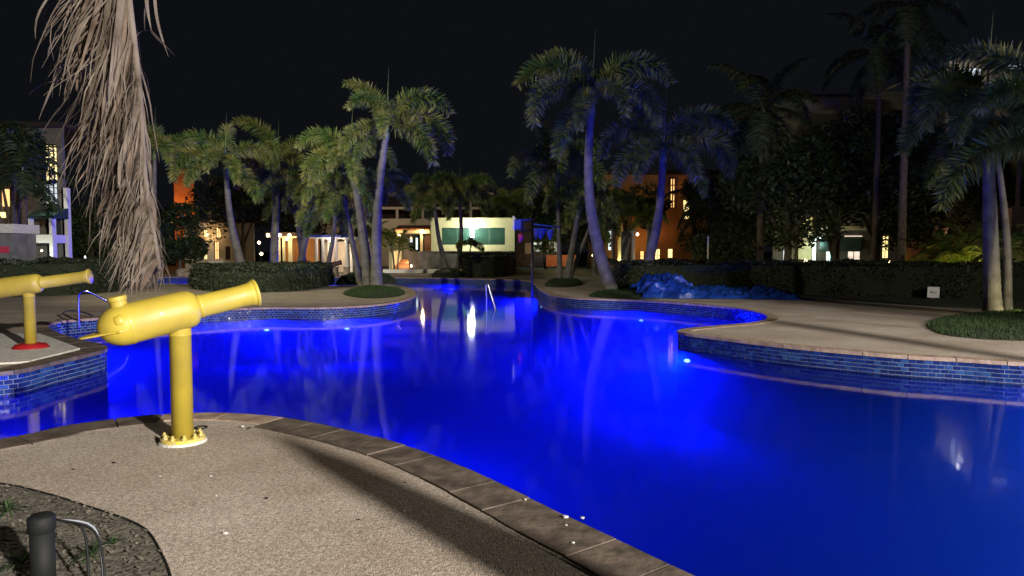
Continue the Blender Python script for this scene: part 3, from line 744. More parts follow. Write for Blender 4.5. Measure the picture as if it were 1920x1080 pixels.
def hedge(poly, h, label, n, size=.06, seed=0, round_=0.25):
    """poly: plan outline (world), box hedge with leafy skin"""
    rg = random.Random(seed); c = sum((Vector(p) for p in poly), Vector((0, 0, 0))) / len(poly); c.z = 0
    t = thing('hedge', label, 'hedge', c)
    ring = catmull([Vector(p) for p in poly], True, .5)
    ins = [(c + (p - c) * .97) for p in ring]
    mb = MB(); nn = len(ins)
    top = [(c + (p - c) * .93) for p in ring]
    mb.add([tuple(p - c) for p in ins] + [(p.x - c.x, p.y - c.y, h * .72) for p in ins] + [(p.x - c.x, p.y - c.y, h * .93) for p in top],
           [(i, (i + 1) % nn, nn + (i + 1) % nn, nn + i) for i in range(nn)] + [(nn + i, nn + (i + 1) % nn, 2 * nn + (i + 1) % nn, 2 * nn + i) for i in range(nn)] + [tuple(range(2 * nn, 3 * nn))])
    mb.build('twigs', M['hedgecore'], t)
    tris = tessellate_polygon([[Vector((p.x, p.y, 0)) for p in ring]])
    areas = [((ring[b] - ring[a]).cross(ring[d] - ring[a])).length / 2 for a, b, d in tris]
    per = sum((ring[(i + 1) % nn] - ring[i]).length for i in range(nn)); AT = sum(areas); AS = per * h
    mb = MB()
    import itertools
    ca = list(itertools.accumulate(areas)); cp = list(itertools.accumulate([(ring[(i + 1) % nn] - ring[i]).length for i in range(nn)]))
    for _ in range(n):
        if rg.random() < AS / (AS + AT):
            i = bisect.bisect(cp, rg.random() * cp[-1]) % nn
            p = ring[i].lerp(ring[(i + 1) % nn], rg.random()); z = h * rg.random()
            if z > h * .8: p = p.lerp(c, .03)
        else:
            i = min(bisect.bisect(ca, rg.random() * ca[-1]), len(tris) - 1); a, b, d = tris[i]
            r1, r2 = rg.random(), rg.random()
            if r1 + r2 > 1: r1, r2 = 1 - r1, 1 - r2
            p = ring[a] + (ring[b] - ring[a]) * r1 + (ring[d] - ring[a]) * r2; z = h
        wob = noise.noise(Vector((p.x * 1.3, p.y * 1.3, z * 1.5))) * .22
        q = Vector((p.x, p.y, max(.02, z + wob * (1 if z > h * .7 else .3)))) + (p - c).normalized() * (wob + rg.uniform(-.05, .06)) - c
        u = Vector((rg.uniform(-1, 1), rg.uniform(-1, 1), rg.uniform(-1, 1))).normalized()
        w = u.cross(Vector((rg.uniform(-1, 1), rg.uniform(-1, 1), rg.uniform(-1, 1)))).normalized()
        s1 = size * rg.uniform(.6, 1.3)
        mb.add([q - u * s1, q + w * s1 * .5, q + u * s1, q - w * s1 * .5], [(0, 1, 2, 3)])
    tag(mb.build('leaves', M['hedge'], t), kind='stuff')
    return t
def hp(*L): return [P(a, b) for a, b in L]
hedge([P(1165, 548), P(1350, 550), P(1500, 553), P(1650, 556), P(1850, 562), P(2050, 570), P(2060, 556), P(1850, 550), P(1500, 543), P(1165, 540)], 1.12, 'long clipped hedge behind the right deck and the blue tarpaulin', 26000, .055, 1)
hedge([P(362, 541), P(400, 547), P(470, 549.5), P(560, 546), P(618, 536), P(612, 527), P(560, 526), P(450, 527), P(380, 530)], .92, 'rounded hedge bed on the left island in front of the palms', 15000, .06, 2)
hedge([P(-60, 560), P(60, 556), P(150, 553), P(228, 545), P(226, 537), P(100, 538), P(-60, 540)], 1.2, 'dark hedge behind the second cannon at far left', 7000, .06, 3)
hedge([P(866, 514), P(880, 521), P(925, 521), P(963, 516), P(958, 509), P(910, 508), P(872, 509)], 1.35, 'clipped oval bush below the floodlit hut window', 6000, .06, 4)

# ------------------------------------------------------------------ grass mounds
def mound(pts, h, label, n, seed, bl=.07):
    rg = random.Random(seed); ring = catmull([P(*p) for p in pts], True, .25)
    c = sum(ring, Vector((0, 0, 0))) / len(ring)
    mb = MB(); nn = len(ring); levels = [(1, 0.004), (.93, .35), (.78, .7), (.5, .93), (.2, 1)]
    for f, z in levels:
        for p in ring: q = c + (p - c) * f; mb.v.append((q.x, q.y, max(.004, z * h)))
    for l in range(len(levels) - 1):
        for i in range(nn): mb.f.append((l * nn + i, l * nn + (i + 1) % nn, (l + 1) * nn + (i + 1) % nn, (l + 1) * nn + i)); mb.mi.append(0)
    mb.f.append(tuple(range((len(levels) - 1) * nn, len(levels) * nn))); mb.mi.append(0)
    g = struct(mb.build('grass_mound', M['ground'], None, True))
    mb = MB()
    for _ in range(n):
        i = rg.randrange(nn); f = math.sqrt(rg.random()); p = c + (ring[i].lerp(ring[(i + 1) % nn], rg.random()) - c) * f
        zz = 1.0
        for (f1, z1), (f0, z0) in zip(levels[:-1], levels[1:]):
            if f0 <= f <= f1: zz = z0 + (z1 - z0) * (f - f0) / (f1 - f0)
        b = Vector((p.x, p.y, zz * h)); a = rg.uniform(0, 6.28); sd = Vector((cos(a), sin(a), 0)) * .006
        tip = b + Vector((rg.uniform(-.04, .04), rg.uniform(-.04, .04), bl * rg.uniform(.5, 1.2)))
        mb.add([b - sd, b + sd, tip], [(0, 1, 2)])
    tag(mb.build('grass', M['grass']), label, 'grass', kind='stuff')
mound([(1737, 612), (1760, 600), (1860, 588), (2000, 585), (2200, 600), (2200, 640), (2000, 641), (1850, 637), (1770, 628)], .12, 'tufted green grass covering the right mound around the palm trunks', 26000, 1, .08)
mound([(645, 553), (660, 545), (700, 538), (745, 543), (760, 550), (740, 557), (690, 560)], .13, 'dark grass on the mound at the foot of the left palm clump', 8000, 2, .09)
mound([(628, 534), (650, 529), (690, 526.5), (735, 528), (742, 532), (700, 533), (650, 534.5)], .5, 'dark grass on the low mound behind the left palm clump', 4000, 3, .1)
mound([(810, 520), (820, 515), (845, 512.5), (865, 514), (868, 519), (850, 520.5)], .4, 'dark grass on the far mound under the two thin palms', 3000, 4, .1)
mound([(1022, 537), (1030, 529), (1055, 524), (1085, 527), (1090, 533), (1070, 538), (1045, 539)], .16, 'dark grass on the small round mound at centre right', 4000, 5, .1)
mound([(1105, 556), (1130, 548), (1180, 544), (1220, 550), (1238, 560), (1190, 561), (1140, 559)], .12, 'dark grass at the foot of the two blue lit palms', 6000, 6, .09)
# lawns
def lawn(pts, z, name='lawn', m='ground'):
    ring = [P(*p) for p in pts]; return struct(holed(name, [(p.x, p.y) for p in ring], [], z, M[m]))
lawn([(1400, 556), (1500, 560), (1850, 580), (2100, 594), (2100, 555), (1400, 543)], .004)
lawn([(985, 514), (1150, 518), (1150, 507), (975, 506.5)], .006, 'floodlit_lawn', 'grass')

# ------------------------------------------------------------------ blue tarpaulin
def tarp():
    b = P(1270, 556); t = MB(); nx, ny = 150, 56
    x0, x1 = P(1200, 560).x, P(1512, 562).x; y0, y1 = b.y - 1.2, b.y + 1.5
    for j in range(ny):
        for i in range(nx):
            u = i / (nx - 1); v = j / (ny - 1)
            x = x0 + (x1 - x0) * u; y = y0 + (y1 - y0) * v - 1.0 * max(0, u - .3)
            ph = .66 * math.exp(-((u - .22) / .15) ** 4) + .40 * math.exp(-((u - .05) / .09) ** 2) + .30 * math.exp(-((u - .5) / .16) ** 2) + .27 * math.exp(-((u - .8) / .14) ** 2)
            h = ph * max(0, 1 - (2 * abs(v - .5)) ** 2.2) * .86
            q = Vector((x, y, 0))
            cr = abs(noise.noise(q * 2.3)) * .9 + abs(noise.noise(q * 5.1 + Vector((3, 1, 0)))) * .5 + abs(noise.noise(q * 11.0)) * .22
            rdg = (1 - abs(noise.noise(q * 1.5 + Vector((2, 7, 0)))) * 2) ** 3 * .6 + (1 - abs(noise.noise(Vector((x * 2.6 + y * 1.1, y * 3.4, 4)))) * 2) ** 3 * .4
            rd2 = (1 - abs(noise.noise(Vector((x * 5.5 - y * 2.5, y * 4.5, 9)))) * 2) ** 4
            h = h * (0.62 + .42 * rdg + .26 * cr + .10 * rd2) + .02 + (.06 * rdg + .12 * cr + .045 * rd2) * (1 if h > .04 else .3) * (0 if v in (0, 1) else 1)
            x += noise.noise(q * 3 + Vector((9, 0, 0))) * .15; y += noise.noise(q * 1.7 + Vector((0, 9, 0))) * .35
            t.v.append((x - b.x, y - b.y, max(h, .01)))
    for j in range(ny - 1):
        for i in range(nx - 1):
            t.f.append((j * nx + i, j * nx + i + 1, (j + 1) * nx + i + 1, (j + 1) * nx + i)); t.mi.append(0)
    o = t.build('tarpaulin', M['tarp'], None, True); o.location = b
    tag(o, 'crumpled blue tarpaulin heaped on the deck against the right hedge', 'tarpaulin')
tarp()

# ------------------------------------------------------------------ water cannons
def cannon(base, A0, A1, neck, label, flange='yellow', seed=0):
    base = Vector(base); t = thing('water_cannon', label, 'water cannon', base, group='yellow play water cannons')
    a0 = Vector(A0) - base; a1 = Vector(A1) - base; ax = (a1 - a0); L_ = ax.length; ax.normalize()
    def lathe(prof, seg=40):
        mb = MB(); mb.tube([a0 + ax * d for d, r in prof], [r for d, r in prof], seg); return mb
    Rb = .163; bl = L_ * (1 - neck)
    prof = [(0.0, .012)]
    for k in range(1, 11):
        an = pi / 2 * k / 10; prof.append((.20 * (1 - cos(an)) , Rb * 1.02 * sin(an)))
    prof += [(.205, Rb * 1.02), (.215, Rb * 1.035), (.235, Rb * 1.035), (.245, Rb * 1.0), (bl * .6, Rb * .99), (bl - .10, Rb * .975), (bl - .05, Rb * .93), (bl - .018, Rb * .80), (bl, Rb * .66)]
    lathe(prof).build('barrel', M['yellow'], t, True)
    Rn = .096
    lathe([(bl - .03, Rn * .98), (bl + .004, Rn * .98), (bl + .01, Rn * 1.06), (bl + .03, Rn * 1.06), (bl + .036, Rn), (L_ - .14, Rn * 1.0), (L_ - .06, Rn * 1.08), (L_ - .03, Rn * 1.2)]).build('nozzle', M['yellow'], t, True)
    lathe([(L_ - .03, Rn * 1.22), (L_ - .022, Rn * 1.27), (L_ - .002, Rn * 1.27), (L_, Rn * 1.2), (L_ - .002, Rn * 1.02), (L_ - .05, Rn * .95)]).build('muzzle_ring', M['yellow'], t, True)
    side = ax.cross(Vector((0, 0, 1))).normalized(); up = side.cross(ax)
    # lip plate that splits the rounded end
    mb = MB(); ring = []
    for k in range(28):
        an = 2 * pi * k / 28; x = cos(an); y = sin(an)
        ex = .26 if x < 0 else .17
        ring.append(a0 + ax * (.13 + x * ex * (1 if x > 0 else (abs(x) ** .6) if x < 0 else 1)) + side * (y * Rb * 1.10 * (1 if x > 0 else (1 - .35 * abs(x)))) - up * .025)
    th = up * .007
    n = len(ring); mb.add([p + th for p in ring] + [p - th for p in ring], [tuple(range(n)), tuple(range(n, 2 * n))[::-1]] + [(i, n + i, n + (i + 1) % n, (i + 1) % n) for i in range(n)])
    mb.build('lip_plate', M['yellow'], t)
    mb = MB()
    for sg in (-1, 1):
        c = a0 + ax * .16 + side * (sg * .11) + up * .045
        mb.tube([c - ax * .06, c - ax * .04, c, c + ax * .04, c + ax * .06], [.01, .045, .062, .045, .01], 16)
    mb.build('weld_bulge', M['yellow'], t, True)
    c = a0 + ax * .19 + up * (Rb * .85)
    mb = MB(); mb.tube([c, c + up * .055, c + up * .06, c + up * .092, c + up * .095], [.062, .062, .07, .07, .06], 20); mb.build('filler_cap', M['yellow'], t)
    # post
    pv = a0 + ax * ((0 - a0.x) / ax.x if abs(ax.x) > .1 else L_ / 2)
    zt = pv.z - .03
    mb = MB(); mb.tube([(0, 0, .02), (0, 0, zt * .84), (0, 0, zt * .842), (0, 0, zt * .848), (0, 0, zt * .85), (0, 0, zt)], [.085, .085, .0885, .0885, .085, .085], 32); mb.build('post', M['yellow'], t, True)
    if flange == 'yellow':
        mb = MB(); mb.tube([(0, 0, .003), (0, 0, .022)], [.19, .18], 32); mb.build('grout_pad', M['whiteconc'], t)
        mb = MB(); mb.tube([(0, 0, .02), (0, 0, .045), (0, 0, .05)], [.172, .172, .165], 32); mb.build('flange', M['yellowworn'], t)
        for k in range(10):
            an = 2 * pi * k / 10 + .2; x, y = cos(an) * .142, sin(an) * .142
            mb = MB(); mb.tube([(x, y, .045), (x, y, .066)], .021, 6); mb.tube([(x, y, .066), (x, y, .088)], .011, 8); mb.build('bolt', M['yellowworn'], t)
    else:
        mb = MB(); mb.tube([(0, 0, .004), (0, 0, .03), (0, 0, .085), (0, 0, .105)], [.265, .265, .215, .13], 32); mb.build('base_cone', M['red'], t, True)
    return t
b1 = P(343, 829)
Yb = b1.y
cannon(b1, Q(182, 621, Yb - .36), Q(481, 549, Yb + .36), .40, 'large yellow water cannon in the foreground on a bolted yellow flange')
b2 = P(58, 655)
cannon(b2, Q(-62, 549, b2.y - .12), Q(169, 518, b2.y + .12), .40, 'yellow water cannon at far left on a round red base', 'red')
# pale slab under the second cannon
mb = MB(); mb.prism([P(-90, 690), P(52, 681), P(150, 656), P(75, 628), P(-60, 628)][::1], .004, .03)
o = mb.build('concrete_slab', M['whiteconc']); struct(o)
# black ring of hose beside the flange
mb = MB(); c = P(377, 803); ring = [c + Vector((cos(a) * .05, sin(a) * .05, .008)) for a in [2 * pi * k / 16 for k in range(17)]]
mb.tube(ring, .007, 6); tag(mb.build('hose_ring', M['dark'], None, True), 'small dark ring of hose lying behind the cannon flange', 'hose ring')

# ------------------------------------------------------------------ planter in the lower left
ring = [P(-500, 900), P(-120, 900), P(0, 908), P(90, 928), P(160, 950), P(235, 975), P(275, 996), P(300, 1035), P(320, 1085), P(335, 1200), P(-700, 1200)]
ring = catmull(ring, True, .12)
struct(holed('planter_soil', [(p.x, p.y) for p in ring], [], .006, M['soil']))
mb = MB()
bp = catmull([P(-300, 900), P(-120, 900), P(0, 908), P(90, 928), P(160, 950), P(235, 975), P(275, 996), P(300, 1035), P(320, 1085), P(332, 1180)], False, .1)
mb.tube([p + Vector((0, 0, .006)) for p in bp], .008, 6); struct(mb.build('planter_edging', M['dark'], None, True))
rg = random.Random(4)
mb = MB(); cc = sum(ring, Vector()) / len(ring)
from mathutils.geometry import intersect_point_tri_2d
cnt = 0
minx, maxx = P(0, 1000).x - .6, P(330, 1080).x + .1
def inside(p, poly):
    c = False; j = len(poly) - 1
    for i in range(len(poly)):
        if (poly[i].y > p.y) != (poly[j].y > p.y) and p.x < (poly[j].x - poly[i].x) * (p.y - poly[i].y) / (poly[j].y - poly[i].y) + poly[i].x: c = not c
        j = i
    return c
while cnt < 2600:
    p = Vector((rg.uniform(-4, -1.2), rg.uniform(2.9, 4.9), 0))
    if not inside(p, ring): continue
    cnt += 1
    s1 = rg.uniform(.006, .022); a = rg.uniform(0, 6.28); tl = rg.uniform(-.5, .5)
    u = Vector((cos(a), sin(a), tl)).normalized() * s1; w = Vector((-sin(a), cos(a), rg.uniform(-.4, .4))).normalized() * s1 * rg.uniform(.3, .9)
    c = p + Vector((0, 0, .012 + rg.random() * .012))
    mb.add([c - u, c + w, c + u, c - w], [(0, 1, 2, 3)])
tag(mb.build('leaf_litter', mat('litter', (.05, .042, .03), .9, (.15, .13, .10), 30)), 'leaf litter and wood chips covering the planter soil', 'leaf litter', kind='stuff')
def weed(p, n, L0, label, seed):
    rg = random.Random(seed); mb = MB()
    for k in range(n):
        a = rg.uniform(0, 6.28); e = rg.uniform(.35, 1.3); l = L0 * rg.uniform(.5, 1)
        d = Vector((cos(a) * cos(e), sin(a) * cos(e), sin(e))); pts = []
        for j in range(5):
            t = j / 4; pts.append(d * l * t + Vector((0, 0, -l * .55 * t * t)))
        ribbon(mb, pts, [.004, .006, .006, .004, .0008], Vector((-sin(a), cos(a), 0)))
    o = mb.build('weed', M['grass']); o.location = p; tag(o, label, 'weed')
weed(P(172, 1042, .01), 26, .19, 'strappy green weed growing beside the cables in the planter', 1)
weed(P(215, 1020, .01), 14, .15, 'smaller weed near the pointed corner of the planter', 2)
weed(P(40, 1060, .01), 30, .2, 'weed tuft at the bottom left corner left of the black bollard', 3)
weed(P(15, 960, .01), 30, .22, 'dark leafy weed at the left picture edge in the planter', 4)
# black bollard with cables
bb = P(83, 1120); ht = Q(83, 968, bb.y - .02).z
t = thing('bollard_light', 'black plastic garden bollard in the planter at lower left', 'garden light', bb)
mb = MB(); mb.tube([(0, 0, 0), (0, 0, ht * .80)], .05, 24); mb.build('body', M['dark'], t, True)
mb = MB(); mb.tube([(0, 0, ht * .80), (0, 0, ht * .81), (0, 0, ht * .97), (0, 0, ht)], [.052, .057, .057, .045], 24); mb.build('cap', M['dark'], t, True)
for k, (dx, dy, m) in enumerate(((.0, 0, M['dark']), (.03, .02, mat('grey_cable', (.22, .24, .27), .35)), (.055, -.03, M['dark']))):
    st = bb + Vector((.04, .04, ht * .9)); en = P(168 + k * 12, 1130)
    pts = [st, st.lerp(en, .3) + Vector((.05 + dx, .05 + dy, .05)), st.lerp(en, .65) + Vector((.05 + dx, dy, -.02)), en + Vector((0, 0, .01))]
    mb = MB(); mb.tube(catmull(pts, False, .03), .006 if k != 1 else .005, 7)
    tag(mb.build('cable', m, None, True), ['black cable hugging the bollard in the planter', 'pale grey cable looping down beside the bollard', 'outermost dark cable right of the bollard'][k], 'cable')

# ------------------------------------------------------------------ small debris on the deck
DEB = [(422, 1000, 'pale', .014), (500, 935, 'dark', .012), (213, 868, 'dark', .012), (137, 880, 'dark', .01), (455, 800, 'pale', .016), (468, 803, 'dark', .012),
       (1060, 970, 'pale', .016), (1092, 972, 'pale', .014), (1062, 985, 'pale', .008), (395, 893, 'pale', .01), (300, 893, 'pale', .008), (405, 930, 'pale', .008),
       (757, 958, 'pale', .01), (1075, 1018, 'pale', .01), (985, 937, 'pale', .01), (672, 975, 'dark', .008), (760, 905, 'dark', .008)]
DEBL = ['pale pebble with a dark side in the middle of the near deck', 'dark scrap on open deck right of the pale pebble', 'dark speck on the deck between cannon flange and planter', 'dark speck on the deck nearest the left picture edge',
  'pale scrap on the coping right of the front cannon foot', 'dark scrap touching the pale one right of the front cannon foot', 'left one of two pale scraps on the coping near the water', 'right one of two pale scraps, at the very edge of the coping',
  'tiny pale crumb just below the two scraps on the coping', 'pale crumb on the deck just right below the cannon flange', 'tiny pale crumb on the deck below the cannon flange', 'tiny pale crumb in the middle of the deck above the pale pebble',
  'pale crumb inside the shadow band on the near deck', 'pale crumb on the coping closest to the bottom edge', 'pale crumb on the inner edge of the coping', 'tiny dark speck on the lower deck left of the shadow band', 'tiny dark speck on the deck at the edge of the shadow band']
for i, (a, b, k, r) in enumerate(DEB):
    rg = random.Random(i); mb = MB(); c = P(a, b, .016 if i in (4, 5, 6, 7, 8, 13, 14) else .002)
    ring = [(cos(x) * r * rg.uniform(.7, 1.3), sin(x) * r * rg.uniform(.5, 1.0)) for x in [2 * pi * j / 7 for j in range(7)]]
    mb.prism(ring, 0, r * .6); o = mb.build('pebble', M['whiteconc'] if k == 'pale' else M['dark'], None); o.location = c
    tag(o, DEBL[i], 'debris', 'scraps lying near the viewer')

# ------------------------------------------------------------------ rails
def rail(name, label, pts, r, cat='handrail', m='chrome'):
    pts = [Vector(p) for p in pts]; o0 = pts[0].copy(); mb = MB(); mb.tube(catmull([p - o0 for p in pts], False, .05), r, 10)
    o = mb.build(name, M[m], None, True); o.location = o0; tag(o, label, cat); return o
Yr = P(147, 612).y
rail('handrail', 'steel handrail curving down into the pool behind the front cannon', [Q(148, 617, Yr), Q(147, 580, Yr), Q(147, 556, Yr), Q(152, 547, Yr), Q(164, 546, Yr + .05), Q(185, 556, Yr + .2), Q(228, 580, Yr + .5), Q(240, 600, Yr + .6)], .022)
rail('handrail', 'low dark looped rail left of the steel handrail by the pool', [Q(150, 602, Yr + .3), Q(138, 598, Yr + .3), Q(118, 588, Yr + .4), Q(122, 583, Yr + .4), Q(150, 584, Yr + .6), Q(175, 592, Yr + .6)], .016, m='darkmetal')
Yc = 22.4
t = rail('ladder_rail', 'pool ladder rails standing in the water like a narrow peak', [Q(912, 590, Yc), Q(912, 560, Yc), Q(911, 540, Yc), Q(912, 533, Yc), Q(915, 534, Yc), Q(920, 552, Yc), Q(928, 578, Yc), Q(930, 588, Yc)], .028, 'pool ladder')
Yc = 41.5
rail('handrail', 'small thin curved rail beside the far mound', [Q(803, 519, Yc), Q(806, 516, Yc), Q(810, 514.5, Yc), Q(814, 517, Yc), Q(815, 520, Yc)], .02, m='darkmetal')

# ------------------------------------------------------------------ water play frame
t = thing('water_play_frame', 'dark blue metal water play frame with hanging buckets right of the hut', 'water play frame', Q(998, 548, 28))
o0 = t.location
def fb(name, a, b, r, m='bluemetal'):
    mb = MB(); mb.tube([a - o0, b - o0], r, 8); mb.build(name, M[m], t, True)
fb('post', Vector((o0.x, 28, BZ)), Q(998, 411, 28), .05, 'darkmetal')
fb('crossbar', Q(963, 413, 28), Q(999, 412, 28), .03); fb('crossbar', Q(965, 432, 28), Q(998, 431, 28), .03, 'darkmetal')
fb('crossbar', Q(998, 420, 28), Q(1050, 426, 28.3), .03); fb('end_post', Q(963, 405, 28), Q(964, 430, 28), .045, 'white')
fb('strut', Q(979, 413, 28), Q(980, 431, 28), .02)
mb = MB(); c = Q(971, 421, 28) - o0; mb.box(c, (.24, .2, .38)); mb.build('tipping_box', M['bluemetal'], t)
for cx, cy, w in ((1015, 428, .22), (1031, 430, .16), (1005, 428, .1)):
    c = Q(cx, cy, 28.05) - o0; mb = MB(); mb.tube([c, c + Vector((0, 0, -.22)), c + Vector((0, 0, -.42))], [w, w * .7, .03], 12); mb.build('bucket', M['bluemetal'], t)
c = Q(975, 438, 28) - o0; mb = MB(); mb.tube([c, c + Vector((.05, 0, -.15)), c + Vector((-.02, 0, -.36))], [.1, .13, .02], 10); mb.build('bucket', M['pinkred'], t)

# ------------------------------------------------------------------ sign in the hedge border
Ys = P(1750, 560).y
t = thing('small_sign', 'small white notice board on a stake before the right hedge', 'sign', P(1750, 560))
o0 = t.location
c = Q(1750, 548, Ys) - o0
mb = MB(); mb.box(c, (.40, .02, .36), rot=Matrix.Rotation(.03, 3, 'Y')); mb.build('board', M['sign'], t)
mb = MB(); mb.tube([(0, .02, 0), (0, .02, c.z)], .015, 6); mb.build('stake', M['white'], t)
mb = MB()
for (dx, dz, w, h) in ((-.08, .02, .05, .03), (-.05, -.01, .02, .05), (-.02, .015, .06, .012), (.02, -.02, .05, .014), (.06, .0, .03, .03), (.09, -.015, .05, .012), (-.09, -.025, .03, .02)):
    mb.box(c + Vector((dx, -.0115, dz)), (w, .003, h), rot=Matrix.Rotation(random.uniform(-.3, .3), 3, 'Y'))
mb.build('print', M['ink'], t)

# ------------------------------------------------------------------ buildings
class Facade:
    """vertical wall plane through a and b; everything placed on it in metres along (u), up (z) and outward (d, towards the viewer)"""
    def __init__(s, a, b, root):
        s.a = Vector((a.x, a.y, 0)); s.t = (Vector((b.x, b.y, 0)) - s.a).normalized(); s.n = Vector((s.t.y, -s.t.x, 0))
        if s.n.y > 0: s.n = -s.n
        s.root = root; s.o = Vector(root.location); s.rz = math.atan2(s.t.y, s.t.x)
    def uv(s, px_, py_):
        d = ray(px_, py_); o = Vector((0, 0, CAMH)); k = (s.a - o).dot(s.n) / d.dot(s.n); p = o + d * k
        return (p - s.a).dot(s.t), p.z
    def boxm(s, mb, u0, u1, z0, z1, d0, d1):
        c = s.a + s.t * ((u0 + u1) / 2) + s.n * ((d0 + d1) / 2) - s.o
        mb.box((c.x, c.y, (z0 + z1) / 2), (abs(u1 - u0), abs(d1 - d0), abs(z1 - z0)), s.rz)
    def pbox(s, name, m, x0, x1, y0, y1, d0=0.0, d1=.1, parent=None, label=None):
        u0, z1 = s.uv(x0, y0); u1, z0 = s.uv(x1, y1 if y1 < 9000 else y0)
        if y1 >= 9000: z0 = 0
        mb = MB(); s.boxm(mb, u0, u1, max(z0, 0), z1, d0, d1); o = mb.build(name, M[m], parent or s.root)
        if label: tag(o, label)
        return o
    def wall(s, m, x0, x1, ytop, openings=(), thick=.25, name='wall', ybot=None, parent=None):
        u0, zt = s.uv(x0, ytop); u1, _ = s.uv(x1, ytop); zb = 0 if ybot is None else s.uv(x0, ybot)[1]
        ops = []
        for (a, b, c, d) in openings:
            ua, zc = s.uv(a, c); ub, zd = s.uv(b, d); ops.append((ua, ub, max(zd, 0), zc))
        us = sorted({u0, u1} | {v for o in ops for v in o[:2] if u0 < v < u1}); zs = sorted({zb, zt} | {v for o in ops for v in o[2:] if zb < v < zt})
        mb = MB()
        for i in range(len(us) - 1):
            for j in range(len(zs) - 1):
                cu, cz = (us[i] + us[i + 1]) / 2, (zs[j] + zs[j + 1]) / 2
                if any(o[0] < cu < o[1] and o[2] < cz < o[3] for o in ops): continue
                s.boxm(mb, us[i], us[i + 1], zs[j], zs[j + 1], -thick, 0)
        return mb.build(name, M[m], parent or s.root)
    def window(s, x0, x1, y0, y1, glow_, nv=1, nh=1, frame_='white', fw=.05, d=-.12, name='window', slats=0):
        u0, z1 = s.uv(x0, y0); u1, z0 = s.uv(x1, y1); z0 = max(z0, .02)
        mb = MB(); s.boxm(mb, u0, u0 + fw, z0, z1, d, d + .07); s.boxm(mb, u1 - fw, u1, z0, z1, d, d + .07)
        s.boxm(mb, u0 + fw, u1 - fw, z1 - fw, z1, d, d + .065); s.boxm(mb, u0 + fw, u1 - fw, z0, z0 + fw, d, d + .065)
        for k in range(1, nv + 1):
            u = u0 + (u1 - u0) * k / (nv + 1); s.boxm(mb, u - fw * .35, u + fw * .35, z0 + fw, z1 - fw, d, d + .055)
        for k in range(1, nh + 1):
            z = z0 + (z1 - z0) * k / (nh + 1); s.boxm(mb, u0 + fw, u1 - fw, z - fw * .3, z + fw * .3, d + .004, d + .05)
        w = mb.build(name, M[frame_], s.root)
        mb = MB(); s.boxm(mb, u0 + fw * .5, u1 - fw * .5, z0 + fw * .5, z1 - fw * .5, d - .04, d - .01); mb.build('pane', M[glow_], w)
        return w
    def lamp(s, x, y, d, w, c, r=.06, bulb='g_lampw', br=.06, name='wall_lamp'):
        u, z = s.uv(x, y); p = s.a + s.t * u + s.n * d - s.o; p.z = z
        if not bulb: bulb, br = 'g_lampw', .05  # bare fill lights get a small added bulb
        if bulb:
            mb = MB(); mb.tube([p + Vector((0, 0, k * br)) for k in (-1, -.7, 0, .7, 1)], [br * .2, br * .7, br, br * .7, br * .2], 10); mb.build(name, M[bulb], s.root, True)
        light(s.root, p - Vector((0, .15, .08)) , w, c, r)
def bld(name, label, cat, p): return thing(name, label, cat, Vector((p.x, p.y, 0)))

WARM = (1.0, .62, .28)
# --- floodlit hut
Yh = 55
root = bld('pool_hut', 'flat roofed cream hut with a long green louvred window, lit by a floodlight', 'building', Q(886, 500, Yh))
f = Facade(Q(808, 470, Yh), Q(965, 470, Yh), root)
f.wall('cream', 808, 965, 411, [(828, 947, 427, 459)])
f.pbox('roof_slab', 'cream', 806, 967, 408.5, 411, -7, .18)
f.pbox('back_wall', 'cream', 808, 965, 411, 9999, -7.0, -6.8)
f.pbox('side_wall', 'greystucco', 962, 965, 411.5, 9999, -6.8, -.26)
for k in range(4):
    xa = 828 + k * 29.75; xb = xa + 29.75
    w = f.window(xa, xb, 427, 459, 'glassdark', 0, 0, 'teal', .06, -.16, 'louvre_window')
    u0, z1 = f.uv(xa, 427); u1, z0 = f.uv(xb, 459)
    for j in range(9):
        z = z0 + .1 + (z1 - z0 - .2) * (j + .5) / 9
        mb = MB(); c = f.a + f.t * ((u0 + u1) / 2) + f.n * (-.10) - f.o
        mb.box((c.x, c.y, z), (u1 - u0 - .13, .02, .14), rot=Matrix.Rotation(.45, 3, 'X')); mb.build('slat', M['teal'], w)
f.lamp(886, 434, 1.0, 620, (1.0, .97, .74), .12, 'g_lamp', .0, 'flood') if False else None
u, z = f.uv(886, 434); pc = f.a + f.t * u + f.n * .5 - f.o
mb = MB(); mb.box((pc.x, pc.y, z), (.26, .12, .95)); mb.build('floodlight', M['g_lamp'], root)
mb = MB(); mb.box((pc.x, pc.y + .28, z), (.05, .42, .05)); mb.build('bracket', M['darkmetal'], root)
light(root, (pc.x, pc.y - 1.6, z + .3), 500, (.98, 1.0, .70), .25)
# planter wall in front
t = thing('planter_wall', 'grey stucco retaining wall in front of the floodlit hut', 'wall', Q(880, 505, 53.5))
f2 = Facade(Q(764, 470, 53.5), Q(966, 470, 53.5), t); f2.wall('greystucco', 766, 966, 476, thick=.3); f2.pbox('cap', 'greystucco', 765, 967, 474.8, 476, -.35, .05)
